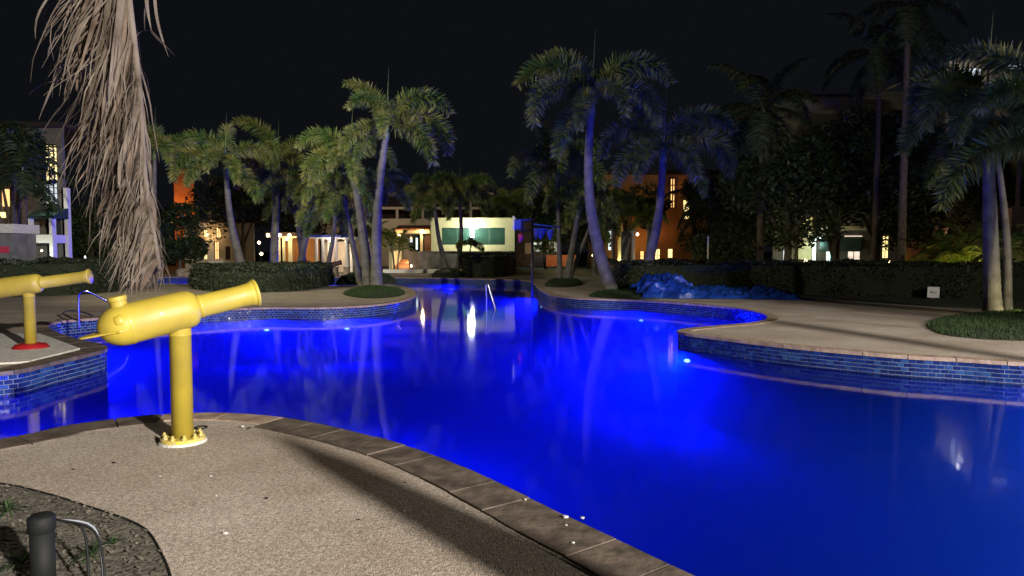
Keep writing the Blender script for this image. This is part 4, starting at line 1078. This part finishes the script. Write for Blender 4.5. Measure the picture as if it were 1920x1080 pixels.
# porch
t = thing('hut_porch', 'low open porch with tiled roof edge and warm lights left of the hut', 'porch', Q(775, 505, 56))
f3 = Facade(Q(742, 470, 56), Q(807, 470, 56), t)
f3.pbox('fascia', 'cream', 742, 807, 434, 440, -3.0, .3)
for k in range(14):
    u = f3.uv(742, 430)[0] + (f3.uv(807, 430)[0] - f3.uv(742, 430)[0]) * (k + .5) / 14; c = f3.a + f3.t * u - f3.o; zz = f3.uv(742, 432.5)[1]
    mb = MB(); mb.tube([(c.x, c.y - .45, zz), (c.x, c.y + 1.5, zz + .35)], .09, 8); mb.build('roof_tile', M['terracotta'], t, True)
f3.pbox('post', 'cream', 742, 746, 440, 9999, -.2, .1); f3.pbox('post', 'cream', 788, 793, 440, 9999, -.2, .1)
f3.pbox('door', 'brown', 794.5, 807, 443, 478, -.5, -.4); f3.pbox('back_wall', 'beige', 746, 808, 440, 9999, -3.2, -3.0)
w = f3.window(757, 787, 441, 476, 'glassdark', 1, 1, 'teal', .05, -2.8, 'glass_door')
f3.pbox('lit_lamp', 'g_white', 771.5, 775, 447, 470, -2.55, -2.5); f3.pbox('lit_sign', 'g_dimcool', 760, 765, 449, 456, -2.55, -2.5)
f3.lamp(793, 436, .4, 75, WARM, .08, 'g_lampw', .14)
f3.lamp(750, 444, .35, 45, WARM, .08, 'g_lampw', .1)
# ramp
t = thing('entrance_ramp', 'terracotta ramp with floor lights left of the retaining wall', 'ramp', Q(750, 506, 52))
o0 = t.location; a, b, c, d = [Vector((gx(x_, y_), y_, 0)) - o0 for x_, y_ in ((734, 51), (767, 51), (767, 55.6), (742, 55.6))]
mb = MB(); mb.add([(a.x, a.y, .03), (b.x, b.y, .03), (c.x, c.y, .75), (d.x, d.y, .75), (c.x, c.y, 0), (d.x, d.y, 0)], [(0, 1, 2, 3), (1, 4, 2), (0, 3, 5), (3, 2, 4, 5)]); mb.build('slope', M['terracotta'], t)
mb = MB(); mb.box((a.x - .12, 1.5, .7), (.22, 4.6, 1.4)); mb.build('parapet', M['cream'], t)
for yy in (.4, 2.2): light(t, (b.x - .5, yy, .75), 38, (1.0, .6, .3), .06); 
for yy in (.4, 2.2):
    mb = MB(); mb.tube([(b.x - .05, yy, .15 + yy * .15), (b.x - .05, yy, .3 + yy * .15)], .06, 8); mb.build('floor_lamp', M['g_lampw'], t, True)
# pale kerb wall in front of the hut
t = thing('low_white_wall', 'long low white wall along the far poolside before the hut', 'wall', Q(780, 512, 45))
f4 = Facade(Q(718, 470, 45), Q(838, 470, 45), t); f4.wall('white', 718, 838, 509.5, thick=.6)
# --- big dark building behind
root = bld('hotel_block', 'large dark hotel block with balcony beams behind the hut', 'building', Q(720, 500, 72))
f = Facade(Q(560, 470, 72), Q(925, 470, 72), root)
f.wall('beige', 600, 812, 410, [(636, 652, 425, 446), (632, 652, 456, 478), (664, 690, 425, 446)])
for a, b, c, d in ((636, 652, 425, 446), (632, 652, 456, 478), (664, 690, 425, 446)): f.window(a, b, c, d, 'glassdark', 1, 1, 'brown')
f.pbox('balcony_back', 'darkroof', 600, 925, 368, 409.5, -3.2, -3.0)
f.pbox('beam', 'beige', 600, 925, 388, 392.5, -.3, .1); f.pbox('roof_edge', 'beige', 590, 925, 362, 366.5, -3.5, .6); f.pbox('roof', 'darkroof', 595, 920, 350, 361.5, -6, -.5)
for x in (612, 650, 697, 742, 790, 835, 880): f.pbox('column', 'beige', x, x + 5, 392.6, 409.9, -.3, 0)
for x in (612, 697, 790, 880): f.pbox('column', 'beige', x, x + 4, 366.6, 387.9, -.25, 0)
light(root, (f.a.x - f.o.x + 9, -6, 6.5), 600, (1, .8, .6), .1)
mb = MB(); mb.box((f.a.x - f.o.x + 9, -5.8, 6.6), (.25, .2, .12)); mb.build('fill_lamp', M['g_lampw'], root)  # lamp box added where the bare fill light hangs
# --- gazebo
root = bld('gazebo', 'open gazebo with white columns and blue edged flat roof, lit warm inside', 'gazebo', Q(620, 505, 49))
f = Facade(Q(584, 470, 49), Q(656, 470, 49), root)
f.pbox('roof', 'white', 582, 657, 443, 447, -3.4, .3); f.pbox('roof_fascia', 'bluemetal', 581.5, 657.5, 441, 445, .31, .36)
for x in (590, 602, 627, 647):
    u0, z1 = f.uv(x, 447); u1, _ = f.uv(x + 6, 447); c = f.a + f.t * ((u0 + u1) / 2) - f.o
    mb = MB(); mb.tube([(c.x, c.y, 0), (c.x, c.y, .35), (c.x, c.y, .36), (c.x, c.y, z1 - .15), (c.x, c.y, z1 - .14), (c.x, c.y, z1)], [.17, .17, .115, .105, .15, .15], 16); mb.build('column', M['white'], root)
for x in (595, 640):
    u0, z1 = f.uv(x, 447); c = f.a + f.t * u0 - f.n * 3.0 - f.o
    mb = MB(); mb.tube([(c.x, c.y, 0), (c.x, c.y, z1)], .12, 12); mb.build('column', M['white'], root)
f.pbox('back_wall', 'beige', 586, 628, 452, 9999, -3.3, -3.15)
f.lamp(611, 452, -1.4, 170, (1, .74, .56), .1, 'g_lampw', .09); f.lamp(640, 452, -1.4, 130, (1, .74, .56), .1, 'g_lampw', .08); f.lamp(622, 447, 1.0, 60, (1, .85, .75), .1, 'g_white', .06)  # last lamp added in front to brighten the columns
root = bld('bar_pavilion', 'small warm lit pavilion with cream columns left of the gazebo', 'building', Q(535, 505, 53))
f = Facade(Q(505, 470, 53), Q(575, 470, 53), root)
f.pbox('roof', 'darkroof', 500, 580, 436, 443, -3.4, .3); f.pbox('ceiling', 'cream', 501, 579, 443.3, 445, -3.3, .2)
for x, w in ((520, 4), (529, 4), (540, 7), (566, 5)): f.pbox('column', 'cream', x, x + w, 445.2, 9999, -.2, 0)
f.pbox('back_wall', 'ochre', 505, 578, 445.2, 9999, -3.2, -3.0)
for x in (506, 528, 546): f.lamp(x, 441, .42, 26, WARM, .06, 'g_lampw', .12)
f.lamp(536, 450, -1.2, 110, (1, .72, .4), .1, 'g_lampw', .07); f.lamp(545, 448, .9, 70, (1, .8, .5), .1, 'g_lampw', .1); f.lamp(557, 468, -1.6, 30, WARM, .1, 'g_lampw', .09)
# --- old cannon display
pp = P(628, 518)
t = thing('antique_cannon', 'old bronze cannon on stone plinths beside the gazebo', 'cannon', pp); o0 = t.location
s_ = 1 / F * pp.y
mb = MB(); mb.tube([Q(612, 499, pp.y) - o0, Q(616, 498, pp.y) - o0, Q(632, 494, pp.y) - o0, Q(637, 492.6, pp.y) - o0, Q(640, 492, pp.y) - o0], [.08, .2, .15, .13, .18], 14); mb.build('barrel', M['bronze'], t, True)
for x0, x1 in ((622, 633), (645, 654)):
    a = Q(x0, 502, pp.y) - o0; b_ = Q(x1, 502, pp.y) - o0
    mb = MB(); mb.box(((a.x + b_.x) / 2, 0, a.z / 2), (b_.x - a.x, .4, a.z)); mb.box(((a.x + b_.x) / 2, 0, a.z + .03), (b_.x - a.x + .1, .5, .06)); mb.build('plinth', M['rock'], t)
# rocks
def rock(p, r, label, seed, sc=(1, 1, .8)):
    mb = MB(); rg = random.Random(seed); nu, nv = 14, 9
    for j in range(nv + 1):
        for i in range(nu):
            a = 2 * pi * i / nu; e = -pi / 2 + pi * j / nv; d = Vector((cos(a) * cos(e), sin(a) * cos(e), sin(e)))
            k = r * (1 + .35 * noise.noise(d * 1.7 + Vector((seed, 0, 0)))); mb.v.append((d.x * k * sc[0], d.y * k * sc[1], max(-.1, d.z * k * sc[2])))
    for j in range(nv):
        for i in range(nu): mb.f.append((j * nu + i, j * nu + (i + 1) % nu, (j + 1) * nu + (i + 1) % nu, (j + 1) * nu + i)); mb.mi.append(0)
    o = mb.build('boulder', M['rock']); o.location = p; tag(o, label, 'boulder')
rock(P(345, 517.5) , .62, 'tan boulder left of the palm with the bowed trunk', 3)
rock(P(372, 517), .5, 'smaller dark boulder beside the tan one', 8, (1.3, 1, .5))
# --- low house with warm windows at left centre
root = bld('low_house', 'low beige house with warm arched windows behind the black round tree', 'house', Q(410, 500, 60))
f = Facade(Q(345, 470, 60), Q(475, 470, 60), root)
ops = [(381, 389, 429, 445), (381, 389, 468, 487), (401, 411, 452, 487), (422, 432, 462, 487), (404, 414, 425, 446)]
f.wall('beige', 345, 475, 418, ops); f.pbox('roof', 'darkroof', 342, 478, 411, 418, -6, .5)
for i, (a, b, c, d) in enumerate(ops): f.window(a, b, c, d, ['g_yellow', 'g_yellow', 'g_warm', 'glassdark', 'g_warm'][i], 1, 1, 'brown')
f.pbox('ledge', 'white', 395, 440, 489, 493, .02, .5); f.lamp(395, 440, .6, 60, WARM, .1, None)
root = bld('orange_tower', 'narrow orange lit stair tower seen above the black round tree', 'building', Q(345, 500, 72))
f = Facade(Q(325, 470, 72), Q(362, 470, 72), root); f.wall('ochre', 325, 362, 318, [(347, 352, 368, 376)]); f.window(347, 352, 368, 376, 'glassdark', 0, 0, 'brown')
f.pbox('roof', 'darkroof', 322, 365, 312, 318, -4, .5); light(root, (0, -2.5, 5.5), 650, (1, .33, .08), .3)
mb = MB(); mb.box((0, -2.2, 4.5), (.3, .2, .2)); mb.build('uplight', M['g_orange'], root)
# --- left house
Yl = 39
root = bld('left_house', 'pale multi storey house at far left with tall lit stair window and dark awning', 'house', Q(60, 500, Yl))
f = Facade(Q(-80, 470, Yl), Q(126, 470, Yl), root)
ops = [(80, 109, 270, 384), (36, 52, 452, 489), (88, 110, 457, 495), (85, 114, 410, 440), (30, 44, 308, 330), (55, 66, 410, 440)]
f.wall('dimwall', -80, 114.5, 240, ops)
f.window(80, 109, 270, 340, 'g_yellow', 2, 4, 'darkmetal', .07); f.window(80, 109, 341, 384, 'g_dimcool', 2, 3, 'darkmetal', .07)
f.window(36, 52, 452, 489, 'g_white', 1, 2, 'darkmetal'); f.window(88, 110, 457, 495, 'glassdark', 1, 0, 'darkmetal'); f.window(85, 114, 410, 440, 'glassdark', 1, 0, 'darkmetal')
f.window(30, 44, 308, 330, 'g_dimcool', 1, 1, 'darkmetal'); f.window(55, 66, 410, 440, 'glassdark', 1, 0, 'darkmetal')
f.pbox('pilaster', 'white', 114.6, 125, 352, 9999, -.3, .0)
f.pbox('balcony_slab', 'white', 72, 125.5, 441, 456, .01, 1.2); 
f.pbox('column', 'white', 73, 83, 407, 440.8, .8, 1.15); f.pbox('column', 'white', 73, 83, 456.2, 9999, .8, 1.15); f.pbox('column', 'white', 118, 124.5, 456.2, 9999, .8, 1.15); f.pbox('column', 'white', 117, 123.5, 407, 440.8, .8, 1.15)
u0, z1 = f.uv(84, 391); u1, z0 = f.uv(129, 407); p0 = f.a + f.t * u0 - f.o; p1 = f.a + f.t * u1 - f.o
mb = MB(); mb.add([(p0.x, p0.y - .02, z1), (p1.x, p1.y - .02, z1), (p1.x + .1, p1.y - 1.5, z0), (p0.x - .1, p0.y - 1.5, z0), (p0.x - .1, p0.y - 1.5, z0 - .12), (p1.x + .1, p1.y - 1.5, z0 - .12), (p0.x, p0.y - .02, z0 - .12), (p1.x, p1.y - .02, z0 - .12)],
  [(0, 3, 2, 1), (3, 4, 5, 2), (0, 6, 4, 3), (1, 2, 5, 7), (4, 6, 7, 5)]); mb.build('awning', M['awning'], root)
f.pbox('roof', 'darkroof', -85, 128, 232, 240, -8, .6)
f.lamp(92, 487, 1.8, 26, (.9, 1, .9), .06, 'g_white', .09); f.lamp(119, 470, 1.8, 34, (.85, 1, .92), .1, None); f.lamp(120, 380, 1.2, 26, (.8, 1, .9), .1, None)
f.lamp(20, 370, 3.0, 50, (1, .5, .1), .15, None); f.lamp(-5, 290, 5, 60, (1, .5, .1), .2, None)
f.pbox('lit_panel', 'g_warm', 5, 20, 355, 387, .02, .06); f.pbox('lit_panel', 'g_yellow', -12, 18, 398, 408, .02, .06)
# kiosk at left edge
t = thing('stone_kiosk', 'grey square kiosk with a flat cap at the left picture edge', 'kiosk', P(-20, 552)); Yk = t.location.y
f5 = Facade(Q(-60, 470, Yk), Q(27, 470, Yk), t); f5.wall('greystucco', -60, 25, 437, thick=1.2, name='body'); f5.pbox('cap', 'whiteconc', -66, 29, 420, 437, -1.3, .12); f5.pbox('red_panel', 'pinkred', -50, 18, 462, 474, .01, .03)
# cone lamp
t = thing('cone_lamp', 'small glowing white cone lamp above the left hedge', 'garden light', Q(160, 497, 33)); z0 = gz(498, 33); z1 = gz(479, 33); t.location.z = 0
mb = MB(); mb.tube([(0, 0, 0), (0, 0, z0)], .03, 8); mb.build('post', M['darkmetal'], t); mb = MB(); mb.tube([(0, 0, z0), (0, 0, z0 + (z1 - z0) * .6), (0, 0, z1)], [.12, .07, .02], 14); mb.build('shade', M['g_white'], t, True)

# --- orange house right of centre
Yo = 62
root = bld('orange_house', 'orange lit house with barred stair window behind the leaning blue palm', 'house', Q(1240, 500, Yo))
f = Facade(Q(1130, 470, Yo), Q(1345, 470, Yo), root)
ops = [(1253, 1270, 332, 392), (1281, 1294, 374, 397), (1282, 1293, 401, 411), (1200, 1208, 470, 490), (1228, 1238, 466, 492), (1140, 1147, 430, 470), (1252, 1262, 466, 484)]
f.wall('ochre', 1130, 1340, 328, ops); f.pbox('roof', 'darkroof', 1126, 1345, 320, 328, -7, .6)
f.window(1253, 1270, 332, 392, 'g_warm', 3, 3, 'brown', .16); f.window(1281, 1294, 374, 397, 'g_yellow', 0, 1, 'brown'); f.window(1282, 1293, 401, 411, 'g_yellow', 0, 0, 'brown')
f.window(1200, 1208, 470, 490, 'g_warm', 0, 1, 'brown'); f.window(1228, 1238, 466, 492, 'g_yellow', 1, 1, 'brown'); f.window(1140, 1147, 430, 470, 'g_white', 0, 2, 'brown'); f.window(1252, 1262, 466, 484, 'g_yellow', 0, 1, 'brown')
f.pbox('lit_column', 'cream', 1156, 1164, 418, 9999, .5, .9)
f.lamp(1160, 486, 1.4, 60, (1, .85, .35), .1, None); f.lamp(1190, 440, 1.4, 95, (1, .5, .1), .15, 'g_lampw', .12); f.lamp(1288, 350, 1.0, 14, (1, .45, .12), .15, None); f.lamp(1227, 432, 1.0, 30, (1, .4, .15), .1, 'g_orange', .1)
f.pbox('ledge_lamp', 'g_white', 1214, 1224, 450, 453, 1.0, 1.1)
t = thing('gate_pillar', 'white capped gate pillar joined to a short grey wall behind the right hedge', 'pillar', Q(1180, 500, 40)); f6 = Facade(Q(1165, 470, 40), Q(1195, 470, 40), t)
f6.pbox('wall', 'greystucco', 1166, 1183, 456, 9999, -.3, -.02); f6.pbox('shaft', 'white', 1184, 1190, 459, 9999, -.15, .1); f6.pbox('cap', 'white', 1181, 1193, 455, 459, -.22, .18)
light(t, (.9, -1.2, .9), 10, (1, .8, .6), .1)
# terracotta wall and lit white wall near the lawn
t = thing('terracotta_wall', 'low terracotta wall catching orange light beyond the lawn', 'wall', Q(1050, 500, 58)); f7 = Facade(Q(1024, 470, 58), Q(1080, 470, 58), t); f7.wall('terracotta', 1024, 1080, 484, thick=.3); light(t, (0, -2.2, 1.2), 100, (1, .6, .3), .1)
t = thing('white_garden_wall', 'white wall lit brightly right of the hut corner', 'wall', Q(1020, 500, 66)); f8 = Facade(Q(1000, 470, 66), Q(1048, 470, 66), t); f8.wall('white', 1000, 1048, 455, thick=.3, ybot=473); f8.pbox('base', 'darkroof', 1000, 1048, 473.2, 9999, -.3, 0); light(t, (0, -2.0, 2.4), 170, (.9, 1, .85), .15)
t = thing('grey_shed', 'dark grey shed wall with a pale square notice right of the hut', 'shed', Q(983, 500, 57)); f9 = Facade(Q(967, 470, 57), Q(1001, 470, 57), t); f9.wall('greystucco', 967.5, 1001, 416, thick=2.5); f9.pbox('notice', 'white', 984, 997, 462, 482, .01, .05)
for gxx, gyy, lab in ((486, 455, 'small round garden lamp left of the bar pavilion, the higher of two'), (490, 476, 'small round garden lamp left of the bar pavilion, the lower of two')):
    t = thing('garden_lamp', lab, 'garden light', (gx(gxx, 54), 54, 0)); zc = gz(gyy, 54)
    mb = MB(); mb.tube([(0, 0, 0), (0, 0, zc - .1)], .03, 8); mb.build('post', M['darkmetal'], t); mb = MB(); mb.tube([(0, 0, zc + k * .12) for k in (-1, -.7, 0, .7, 1)], [.02, .08, .12, .08, .02], 12); mb.build('globe', M['g_lampw'], t, True)
t = thing('globe_lamp', 'round glowing globe lamp between the blue lit trunks', 'garden light', Q(1113, 500, 50)); t.location.z = 0; zc = gz(479, 50)
mb = MB(); mb.tube([(0, 0, 0), (0, 0, zc - .1)], .03, 8); mb.build('post', M['darkmetal'], t); mb = MB(); mb.tube([(0, 0, zc + k * .13) for k in (-1, -.7, 0, .7, 1)], [.02, .09, .13, .09, .02], 12); mb.build('globe', M['g_lampw'], t, True); light(t, (0, -.3, zc), 14, WARM, .1)

# --- right hotel wing
Yr2 = 49
root = bld('right_hotel_wing', 'hotel wing at right with dark awnings and brightly lit rooms behind the hedge', 'building', Q(1580, 500, Yr2))
f = Facade(Q(1455, 470, Yr2), Q(1770, 470, Yr2), root)
ops = [(1523, 1532, 446, 494), (1549, 1571, 452, 492), (1590, 1614, 452, 497), (1655, 1667, 441, 485), (1563, 1571, 385, 408), (1468, 1478, 466, 494), (1524, 1530, 387, 392), (1474, 1482, 300, 312), (1470, 1476, 320, 332), (1478, 1484, 355, 361), (1667, 1672, 305, 311)]
f.wall('dimwall', 1455, 1770, 186, ops)
gl_ = ['g_white', 'g_teal', 'g_peach', 'g_yellow', 'g_green', 'g_dimcool', 'g_peach', 'g_peach', 'g_dimcool', 'g_dimcool', 'g_dimcool']
for (a, b, c, d), g in zip(ops, gl_): f.window(a, b, c, d, g, 1 if b - a > 9 else 0, 2 if d - c > 30 else 0, 'darkmetal')
f.pbox('door_panel', 'g_white', 1551, 1557, 456, 491, -.13, -.09)
f.pbox('pilaster', 'cream', 1497, 1522, 300, 9999, .01, .35)
for x0, x1 in ((1540, 1571), (1578, 1616)):
    u0, z1 = f.uv(x0, 444); u1, z0 = f.uv(x1, 468); p0 = f.a + f.t * u0 - f.o; p1 = f.a + f.t * u1 - f.o; sx = -.75
    mb = MB(); mb.add([(p0.x, p0.y - .02, z1), (p1.x, p1.y - .02, z1), (p1.x + sx, p1.y - 1.3, z0), (p0.x + sx, p0.y - 1.3, z0), (p0.x, p0.y - .02, z0 - .05), (p1.x, p1.y - .02, z0 - .05), (p0.x + sx, p0.y - 1.3, z0 - .14), (p1.x + sx, p1.y - 1.3, z0 - .14)],
        [(0, 3, 2, 1), (3, 6, 7, 2), (0, 4, 6, 3), (1, 2, 7, 5), (4, 5, 7, 6)]); mb.build('awning', M['awning'], root)
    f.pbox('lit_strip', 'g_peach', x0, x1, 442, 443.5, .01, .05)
for zz in (486, 489): f.pbox('rail', 'darkmetal', 1535, 1615, zz, zz + .7, 1.5, 1.54)
f.pbox('balcony_slab', 'beige', 1530, 1690, 425, 432, .01, .5)
f.pbox('roof', 'dimwall', 1590, 1776, 176, 186, -8, .7); f.pbox('roof', 'darkroof', 1450, 1589.5, 180, 186, -8, .7)
f.lamp(1509, 490, 2.0, 130, (.8, 1, .75), .1, None); f.lamp(1507, 400, 2.2, 90, (1, .8, .25), .12, None)
f.lamp(1603, 491, 4.5, 60, (1, .5, .2), .1, 'g_lampw', .14); f.lamp(1482, 488, 2.5, 36, (1, .65, .3), .1, 'g_lampw', .11)
f.lamp(1530, 447, .6, 40, (.7, 1, .95), .1, 'g_white', .06)
# tower
root = bld('tower_block', 'beige tower block at upper right with a bright strip window under its roof', 'building', Q(1830, 470, 48))
f = Facade(Q(1776, 470, 50), Q(1866, 470, 50), root)
ops = [(1805, 1819, 128, 143), (1822, 1842, 122, 139), (1806, 1814, 160, 200)]
f.wall('beige', 1776, 1990, 121, [(1805, 1842, 126, 142), (1806, 1816, 158, 205), (1890, 1920, 110, 130)])
f.window(1805, 1842, 126, 142, 'g_dimcool', 3, 0, 'darkmetal'); f.window(1806, 1816, 158, 205, 'g_dimcool', 0, 3, 'darkmetal'); f.window(1890, 1920, 110, 130, 'g_dimcool', 2, 0, 'darkmetal')
ga = [Q(1770, 119, 50), Q(1856, 86, 50), Q(2000, 122, 50), Q(2000, 126, 50), Q(1856, 92, 50), Q(1770, 123, 50)]
mb = MB(); n = len(ga); mb.add([(p.x - f.o.x, p.y - f.o.y - .5, p.z) for p in ga] + [(p.x - f.o.x, p.y - f.o.y + 8, p.z) for p in ga], [(0, 1, 4, 5), (1, 2, 3, 4), (6, 11, 10, 7), (7, 10, 9, 8), (0, 6, 7, 1), (1, 7, 8, 2), (5, 4, 10, 11), (4, 3, 9, 10), (0, 5, 11, 6), (2, 8, 9, 3)]); mb.build('roof', M['beige'], root)
ga = [Q(1776, 121, 50), Q(1856, 92.5, 50), Q(1990, 121, 50)]
mb = MB(); mb.add([(p.x - f.o.x, p.y - f.o.y, p.z) for p in ga] + [(p.x - f.o.x, p.y - f.o.y + .25, p.z) for p in ga], [(0, 2, 1), (3, 4, 5), (0, 1, 4, 3), (1, 2, 5, 4)]); mb.build('gable', M['beige'], root)
f.lamp(1795, 160, 1.4, 70, (1, .9, .75), .1, None); f.lamp(1780, 165, .5, 40, (.9, 1, .9), .04, None)  # lamps added to lift the tower out of the dark
# garden wall low reddish by the far right plants
t = thing('red_garden_wall', 'low reddish garden wall glowing behind the right hedge', 'wall', Q(1735, 500, 35)); f7 = Facade(Q(1690, 470, 35), Q(1790, 470, 35), t); f7.wall('terracotta', 1690, 1790, 483, thick=.25); light(t, (.8, -1.4, 1.6), 26, (1, .4, .2), .1)
t = thing('garden_uplight', 'garden uplight at the foot of the yellow green clumping palm', 'garden light', (gx(1800, 30.2), 30.2, 0)); mb = MB(); mb.tube([(0, 0, 0), (0, 0, .14)], [.07, .09], 10); mb.build('housing', M['darkmetal'], t); mb = MB(); mb.tube([(0, 0, .14), (0, 0, .15)], .07, 10); mb.build('lens', M['g_yellow'], t); light(t, (0, -.1, .35), 90, (.95, .9, .2), .1)
t = thing('garden_uplight', 'garden uplight shining on the green palm at the right picture edge', 'garden light', (gx(1900, 24.5), 24.5, 0)); mb = MB(); mb.tube([(0, 0, 0), (0, 0, .14)], [.07, .09], 10); mb.build('housing', M['darkmetal'], t); mb = MB(); mb.tube([(0, 0, .14), (0, 0, .15)], .07, 10); mb.build('lens', M['g_yellow'], t); light(t, (0, 0, .4), 120, (.9, .95, .25), .1)
t = thing('garden_uplight', 'uplight added on the right mound to light the palm crown and trunks', 'garden light', P(1950, 592, .1)); mb = MB(); mb.tube([(0, 0, 0), (0, 0, .14)], [.07, .09], 10); mb.build('housing', M['darkmetal'], t); mb = MB(); mb.tube([(0, 0, .14), (0, 0, .15)], .07, 10); mb.build('lens', M['g_yellow'], t); light(t, (0, 0, .3), 450, (1, .86, .38), .12)  # unseen uplight added to tint the palm crown yellow
t = thing('dark_shed', 'dark shed with ochre jamb at the right edge behind the trunks', 'shed', Q(1915, 500, 30)); f9 = Facade(Q(1890, 470, 30), Q(1970, 470, 30), t); f9.wall('darkroof', 1896, 1980, 426, thick=2); f9.pbox('jamb', 'ochre', 1890, 1896, 430, 9999, -.3, 0)
t = thing('thin_post', 'thin pale post rising above the right hedge', 'post', Q(1327, 500, 31)); t.location.z = 0; mb = MB(); mb.tube([(0, 0, 0), (0, 0, gz(443, 31))], .035, 8); mb.build('shaft', M['whiteconc'], t)
